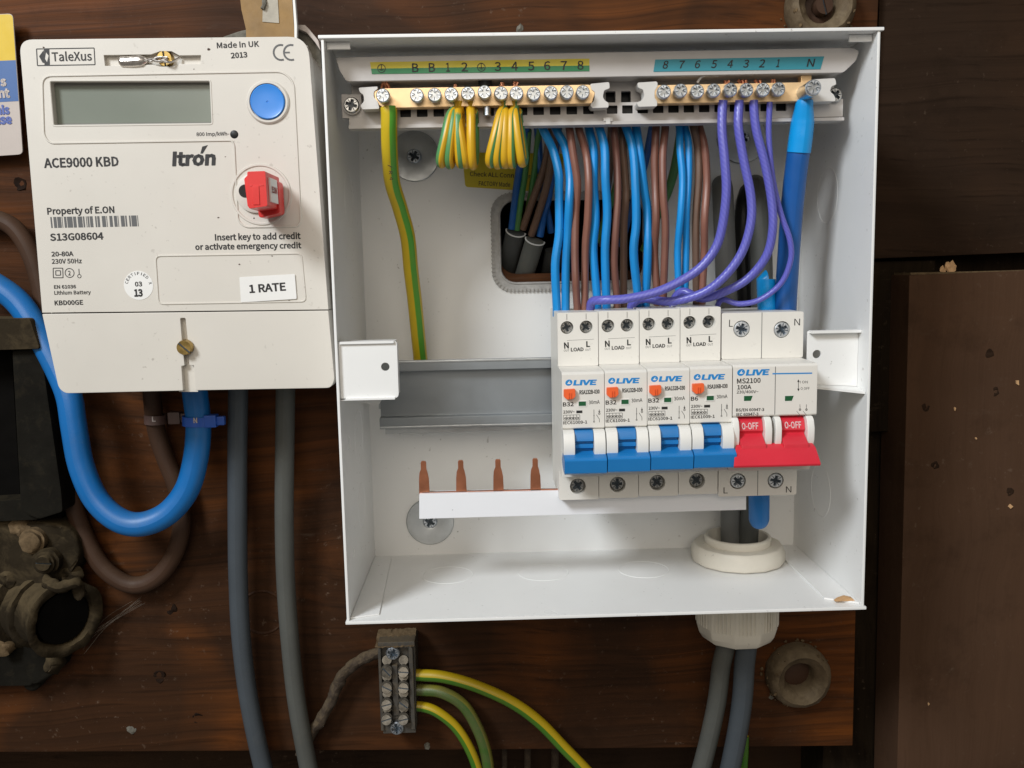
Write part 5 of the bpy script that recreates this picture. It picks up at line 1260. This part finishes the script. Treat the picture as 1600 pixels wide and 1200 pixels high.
# cable entry: sheathed cables with their cores
def sheath(label, px, py, bx, by, h, w, m, rim=True):
    t = thing('twin_cable', label, 'cable', (*P(px, py, h), h), 'flat sheathed cables in the entry hole')
    b = MB(); b.tube([A(bx, by, h-16), A((px+bx)/2, (py+by)/2, h-7), A(px, py, h)], w, seg=24, flat=.55, caps=True); part('outer_sheath', b, m, t, smooth=60)
    if rim:
        A1 = Vector(A(px, py, h)); A0 = Vector(A((px+bx)/2, (py+by)/2, h-7)); d = (A1-A0).normalized()
        nrm = (Vector((0, 0, 1))-d*d.z).normalized(); bn = d.cross(nrm); ring = []
        for k in range(25):
            a = 2*PI*k/24; ring.append(tuple(A1+nrm*math.cos(a)*w*.55+bn*math.sin(a)*w+d*(1.5*math.cos(2*a)*0-abs(math.cos(a))*1.2)))
        b = MB(); b.tube(ring, .42, seg=8, sub=2); part('cut_rim', b, 'sheath_rim', t)
    return t
sheath('dark sheathed cable end with pale rim, left one in the entry hole', 806, 362, 790, 425, 4, 5.0, 'sheath_dark')
sheath('grey sheathed cable end with pale rim, lower right one in the entry hole', 836, 375, 815, 445, 6, 5.0, 'sheath_grey')
sheath('dim sheathed cable behind the two rimmed ends', 866, 392, 858, 440, -2, 5.0, 'sheath_dark', False)
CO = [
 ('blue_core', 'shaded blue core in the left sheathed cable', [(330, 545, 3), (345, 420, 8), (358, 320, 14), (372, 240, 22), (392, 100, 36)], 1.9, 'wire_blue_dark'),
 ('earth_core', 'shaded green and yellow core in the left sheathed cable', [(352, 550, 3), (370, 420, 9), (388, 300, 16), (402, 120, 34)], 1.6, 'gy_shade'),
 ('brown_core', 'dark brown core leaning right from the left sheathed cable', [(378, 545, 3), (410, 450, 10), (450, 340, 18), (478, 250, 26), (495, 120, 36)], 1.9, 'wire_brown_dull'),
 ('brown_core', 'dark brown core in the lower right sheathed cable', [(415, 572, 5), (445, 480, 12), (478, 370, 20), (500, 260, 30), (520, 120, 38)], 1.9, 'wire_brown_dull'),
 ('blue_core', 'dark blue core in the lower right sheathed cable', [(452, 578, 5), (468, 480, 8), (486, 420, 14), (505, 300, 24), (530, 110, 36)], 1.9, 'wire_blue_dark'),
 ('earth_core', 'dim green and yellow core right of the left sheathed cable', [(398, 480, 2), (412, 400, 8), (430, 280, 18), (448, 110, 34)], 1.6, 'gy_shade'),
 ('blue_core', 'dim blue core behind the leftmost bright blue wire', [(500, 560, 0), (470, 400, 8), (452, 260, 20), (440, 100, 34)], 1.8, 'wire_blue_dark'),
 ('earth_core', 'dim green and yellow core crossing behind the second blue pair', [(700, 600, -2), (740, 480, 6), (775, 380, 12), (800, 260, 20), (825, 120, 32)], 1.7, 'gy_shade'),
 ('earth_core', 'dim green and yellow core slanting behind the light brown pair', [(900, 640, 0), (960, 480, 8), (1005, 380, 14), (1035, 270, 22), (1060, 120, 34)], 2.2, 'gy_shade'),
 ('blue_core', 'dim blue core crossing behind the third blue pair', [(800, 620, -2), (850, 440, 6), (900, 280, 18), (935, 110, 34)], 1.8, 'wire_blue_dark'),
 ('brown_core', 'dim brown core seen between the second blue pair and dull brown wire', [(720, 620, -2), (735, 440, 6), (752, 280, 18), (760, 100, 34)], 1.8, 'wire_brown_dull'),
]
for nm, lab, pts, r, m in CO:
    cable(nm, lab, [(*c6(x, y), h) for x, y, h in pts], r, m, 'wire', None, seg=12, uoff=.2)

# fat earth wire on the left
ew = cable('earth_wire', 'fat green and yellow earth wire from the first terminal to behind the rail',
      [(607, 168, 75), (608, 178, 75), (608, 205, 73), (609, 240, 68), (613, 285, 58), (625, 325, 48), (637, 370, 40), (642, 420, 34), (648, 470, 28), (653, 520, 22), (657, 560, 16), (661, 600, 12)], 3.55, 'gy_main', 'wire', seg=28, uoff=.165, flat=1.)
for i in range(5):
    b = MB(); x, z = P(598+i*4.6, 170, 75); b.tube([(x, z+4, 75.3), (x, z, 75.5), (x+random.uniform(-.2, .2), z-2.6, 75.2)], .75, seg=8, sub=3); part('copper_strand', b, 'copper', ew)
b = MB()
for k, (ch, y) in enumerate((('6', 198), ('1', 206), ('X', 214), ('1', 224), ('7', 236), ('4', 248), ('/', 256), ('R', 266), ('4', 275))):
    x, z = P(600.5+(y-200)*.055, y, 77)
    hh = lin(y, 178, 75, 280, 62)+3.45
    text(b, ch, (x, z+.7), (x, z-.7), 1.5, hh)
part('wire_marking', b, 'tail_brown', ew)

# coiled spare earths
def coil(label, loops, term, seed):
    random.seed(seed); pts = [(term, 158, 75), (term, 170, 75)]
    for tx, bx, yb in loops:
        pts += [(tx-1, 181, 78.5), ((tx+bx)/2-2, 214, 80.5), (bx-2, 246, 79.5), (bx, yb, 76), (bx+3, 247, 72), ((tx+bx)/2+4, 214, 69.5), (tx+4, 184, 70.5), (tx+3, 174, 74)]
    cable('coiled_earth_wire', label, pts, 1.95, 'gy_wire', 'wire', 'coiled spare earth wires', seg=16, sub=7, uoff=random.random())
coil('coiled earth wire under terminal 1 and 2, fanned loops on the left', [(704, 690, 256), (710, 703, 258), (716, 720, 257)], 712, 2)
coil('coiled earth wire crossing rightward under terminal 2', [(716, 728, 257)], 718, 5)
coil('single earth wire loop showing mostly yellow beside the steel stud', [(737, 739, 259)], 735, 11)
coil('coiled earth wire under terminal 3, right of the steel stud', [(782, 767, 256), (786, 778, 258), (791, 790, 257)], 786, 4)
coil('coiled earth wire under terminal 4, rightmost loops', [(800, 800, 257), (806, 816, 255)], 804, 8)

# ================================================================== small earth block below the enclosure
hb_ = 20.0
eblk = thing('earth_block', 'dusty grey earth connector block screwed below the enclosure', 'connector block', (*P(620, 1142, 0), 0))
q = [P(x, y, hb_) for x, y in ((590, 1008), (648, 1006), (650, 1143), (597, 1146))]
b = MB(); b.prism(rpoly(q, 1, 3), .3, hb_-3.4); part('block_base', b, 'henley_grey', eblk, bevel=.5)
def bx_(x0, x1, y0, y1, h0, h1, nm, m='henley_grey', bev=.5):
    a = P(x0, y0, h1); c = P(x1, y1, h1); b = MB(); b.box(a[0], c[0], c[1], a[1], h0, h1); return part(nm, b, m, eblk, bevel=bev)
bx_(590, 600, 1012, 1142, 3, hb_, 'side_rib'); bx_(638, 649, 1012, 1140, 3, hb_, 'side_rib'); bx_(612, 624, 1040, 1118, 3, hb_-.6, 'side_rib')
bx_(590, 648, 1004, 1012, 3, hb_, 'end_wall'); bx_(598, 650, 1131, 1145, 3, hb_-1.5, 'end_wall')
for px in (605, 631):
    for i, py in enumerate((1047, 1072, 1098, 1121)):
        x, z = P(px, py, hb_-1); s = screw(eblk, x, z, hb_+1.6, 3.0, 'slot', 'block_screw', ang=random.uniform(-.6, .9), tilt=-.35)
        b = MB(); b.cyl((x, z+1.1, hb_-3.6), 2.8, 4.8, seg=18); part('shank', b, 'block_screw', s)
        x, z = P(px, py-14, hb_-2); b = MB(); b.cyl((x, z, hb_-4.5), 2.5, 4.2, axis=(0, .3, 1), seg=14); part('terminal_tube', b, 'block_screw', eblk)
for px, py in ((614, 1020), (620, 1137)):
    x, z = P(px, py, hb_-1); screw(eblk, x, z, hb_-.3, 3.7, hm='zinc')
b = MB(); a = P(589, 990, 12); c = P(648, 1009, 20); random.seed(2)
nx, nz = 26, 9
vs = [(a[0]+(c[0]-a[0])*i/nx, a[1]+.0+(c[1]-a[1])*j/nz-1*0, 6+(hb_-6+.8)*j/nz+random.uniform(-.5, .6)) for j in range(nz+1) for i in range(nx+1)]
vs = [(x+random.uniform(-.3, .3), z+random.uniform(-.35, .35), h) for x, z, h in vs]
b._add(vs, [(j*(nx+1)+i, j*(nx+1)+i+1, (j+1)*(nx+1)+i+1, (j+1)*(nx+1)+i) for j in range(nz) for i in range(nx)])
part('dust_layer', b, 'dust_brown', eblk, kind='stuff')
cable('earth_cable', 'bright green and yellow cable sweeping farthest right from the connector block', [(636, 1054, 13), (660, 1055, 13), (694, 1058, 14), (741, 1071, 15), (797, 1096, 16), (841, 1127, 16), (882, 1169, 15), (925, 1214, 14), (960, 1260, 14)], 3.15, 'gy_cable', seg=20, uoff=.02, group='cables from the connector block')
cable('earth_cable', 'dirty green middle cable curving down from the connector block', [(636, 1078, 11), (660, 1078, 11), (691, 1082, 12), (724, 1102, 12), (747, 1140, 12), (760, 1180, 11), (766, 1230, 10)], 3.2, 'gy_dirty', seg=20, uoff=.1, group='cables from the connector block')
cable('earth_cable', 'lowest green and yellow cable curving tightly down from the connector block', [(636, 1104, 12), (658, 1104, 12), (682, 1112, 13), (710, 1134, 13), (731, 1165, 13), (745, 1200, 12), (752, 1240, 12)], 2.75, 'gy_cable', seg=20, uoff=.02, group='cables from the connector block')
b = MB(); b.tube([A(600, 1016, 10), A(585, 1022, 11), A(560, 1034, 10), (*P(536, 1054, 9), 9), A(520, 1088, 8), A(503, 1122, 8), A(486, 1146, 8), A(470, 1180, 8)], 3.0, seg=18, sub=10); b.jitter(.8, .25); b.jitter(.35, 1.1)
solo('old_earth_cable', b, 'old_cable', 'old dust caked cable entering the connector block from the left', 'cable', smooth=60)

# ================================================================== porcelain rings
def ringy(label, px, py, R, r, hh):
    x, z = P(px, py, hh*.6); t = thing('porcelain_ring', label, 'ring', (x, z, 0), 'dusty rings on the board')
    b = MB(); b.lathe([(r*.92, 0.3), (r*.98, hh*.45), (r+1.0, hh*.72), (r+2.8, hh*.78), (r+3.6, hh*.86), (R*.76, hh), (R*.90, hh*.86), (R*.985, hh*.55), (R, hh*.25), (R*.98, .2)], (x, z, 0), seg=56); b.jitter(.5, .2); b.jitter(.2, .9)
    part('ring_body', b, 'porcelain', t, smooth=60)
    b = MB()
    for k in range(46):
        a = random.uniform(0, 2*PI); rr_ = R*random.uniform(.80, 1.12); q = random.uniform(.35, 1.1); b.lathe([(0, -q), (q, -q*.3), (q*.8, q*.6), (0, q)], (x+rr_*math.cos(a), z+rr_*math.sin(a), hh*(.9 if rr_ < R*.93 else .45 if rr_ < R else .03)), seg=5)
    b.jitter(.7, .8); part('dust_crumbs', b, 'dust_brown', t, kind='stuff')
    b = MB(); b.lathe([(r*.93, .6), (r*.6, 1.3), (0, 1.2)], (x, z, 0), seg=30); b.jitter(.3, .6); part('dusty_core', b, 'tail_brown', t, smooth=60)
    return t
ringy('dusty porcelain ring on the board below right of the enclosure', 1250, 1059, 17.5, 8.2, 13)
t2 = ringy('dusty ring with slotted screw at the top edge above the enclosure', 1285, 8, 17.5, 8.4, 12)
x, z = P(1288, 8, 6); screw(t2, x, z, 5, 5, 'slot', 'tail_brown', ang=1.3)

# ================================================================== old service cut-out on the left
co = thing('service_cutout', 'old black dusty service head at the left edge below the card', 'service head', (*P(20, 800, 0), 0))
def bp(pts, h0, h1, nm, m='bakelite', bev=1.2, jit=.25):
    b = MB(); b.prism(rpoly([P(x, y, h1) for x, y in pts], 1.5, 3), h0, h1); return part(nm, b, m, co, bevel=bev)
bp([(-160, 545), (26, 545), (60, 560), (100, 790), (96, 812), (-160, 812)], .5, 8, 'base_plate')
bp([(18, 548), (58, 543), (66, 560), (96, 770), (98, 800), (60, 812), (32, 800)], 6, 26, 'front_pillar')
bp([(-160, 500), (46, 497), (62, 545), (-160, 552)], 1, 30, 'dusty_ledge', 'cutout_dusty')
bp([(-160, 792), (40, 780), (64, 800), (60, 812), (-160, 822)], 1, 22, 'lower_lip')
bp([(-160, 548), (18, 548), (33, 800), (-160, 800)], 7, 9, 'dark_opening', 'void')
so = thing('cable_gland_box', 'dust caked metal cable box with a wide open mouth, lower left', 'cable box', (*P(30, 1070, 0), 0))
def part_j(nm, b, m, amt=.9, fr=.13, parent=so, **k):
    b.jitter(amt, fr); b.jitter(amt*.35, fr*4.5); return part(nm, b, m, parent, smooth=60, **k)
# body barrel lying across, mouth facing right and outwards
c0 = Vector(A(-70, 965, 8)); c1 = Vector(A(106, 968, 22)); ax = (c1-c0); Lr = ax.length
axn = ax.normalized()
mouth = Vector((.80, -.05, .60)).normalized()
b = MB(); c = Vector(A(104, 968, 24))
b.lathe([(21, -62), (21.5, -40), (18, -24), (16.5, -12), (18.5, -4), (20.0, 0), (18.2, 1.0), (15.2, .2), (14.2, -4), (13, -26), (0, -26)], tuple(c-mouth*1.), axis=tuple(mouth), seg=44)
part_j('barrel', b, 'cutout_dusty', 1.1, .12)
for dd, rr_ in ((-31, 22.5), (-20, 19.6)):
    b = MB(); b.lathe([(rr_-3, dd-2.4), (rr_, dd-1.8), (rr_+.5, dd), (rr_, dd+1.8), (rr_-3, dd+2.4)], tuple(c-mouth*1.), axis=tuple(mouth), seg=36); part_j('barrel_rib', b, 'cutout_dusty', .7, .2)
for k in range(5):
    px, py = ((12, 905), (30, 826), (104, 900), (4, 1010), (80, 1040))[k]; x, z = P(px, py, 18); b = MB()
    b.lathe([(4.5+k % 3, -4), (4.2+k % 2, 1.0), (2.0, 2.6), (0, 2.2)], (x, z, 17), seg=14); part_j('rust_lump', b, 'dust_brown' if k % 2 else 'cutout_dusty', 2.2, .22)
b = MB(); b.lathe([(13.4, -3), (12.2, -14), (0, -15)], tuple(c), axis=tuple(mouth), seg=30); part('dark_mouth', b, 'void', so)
b = MB(); b.prism(rpoly([P(x, y, 20) for x, y in ((-160, 832), (30, 815), (92, 820), (116, 838), (122, 870), (108, 905), (60, 930), (-160, 930))], 4, 4), 1, 18)
part_j('upper_flange', b, 'cutout_dusty', 1.2, .1, bevel=2.)
for px, py, r, h in ((46, 848, 5.2, 24), (68, 880, 5.4, 25), (98, 852, 6.5, 17)):
    x, z = P(px, py, h); b = MB(); b.lathe([(r*1.25, -7), (r*1.25, -2.4), (r, -2), (r, 0), (r*.6, .8), (0, .9)], (x, z, h), seg=22); part_j('bolt', b, 'dust_brown' if r < 5.3 else 'cutout_dusty', .6, .3)
x, z = P(68, 880, 26); screw(so, x, z, 26, 4.2, 'slot', 'cutout_dusty', ang=.1)
b = MB(); b.tube([A(70, 905, 24), A(92, 918, 27), A(118, 912, 24), A(126, 930, 20)], 3.0, seg=12); part_j('torn_lug', b, 'cutout_dusty', 1.3, .25)
b = MB(); b.prism(rpoly([P(x, y, 10) for x, y in ((-160, 930), (20, 940), (110, 1010), (98, 1045), (60, 1070), (-160, 1075))], 4, 4), .5, 12)
part_j('lower_flange', b, 'bakelite', 1.0, .12, bevel=2.)
x, z = P(50, 1067, 8); b = MB(); b.lathe([(4.6, -7), (4.6, 0), (3.8, 1), (0, 1.2)], (x, z, 8), seg=24); part_j('nut', b, 'bakelite', .3, .3)
print('objects', len(bpy.data.objects), 'tris', sum(len(m.polygons) for m in bpy.data.meshes))
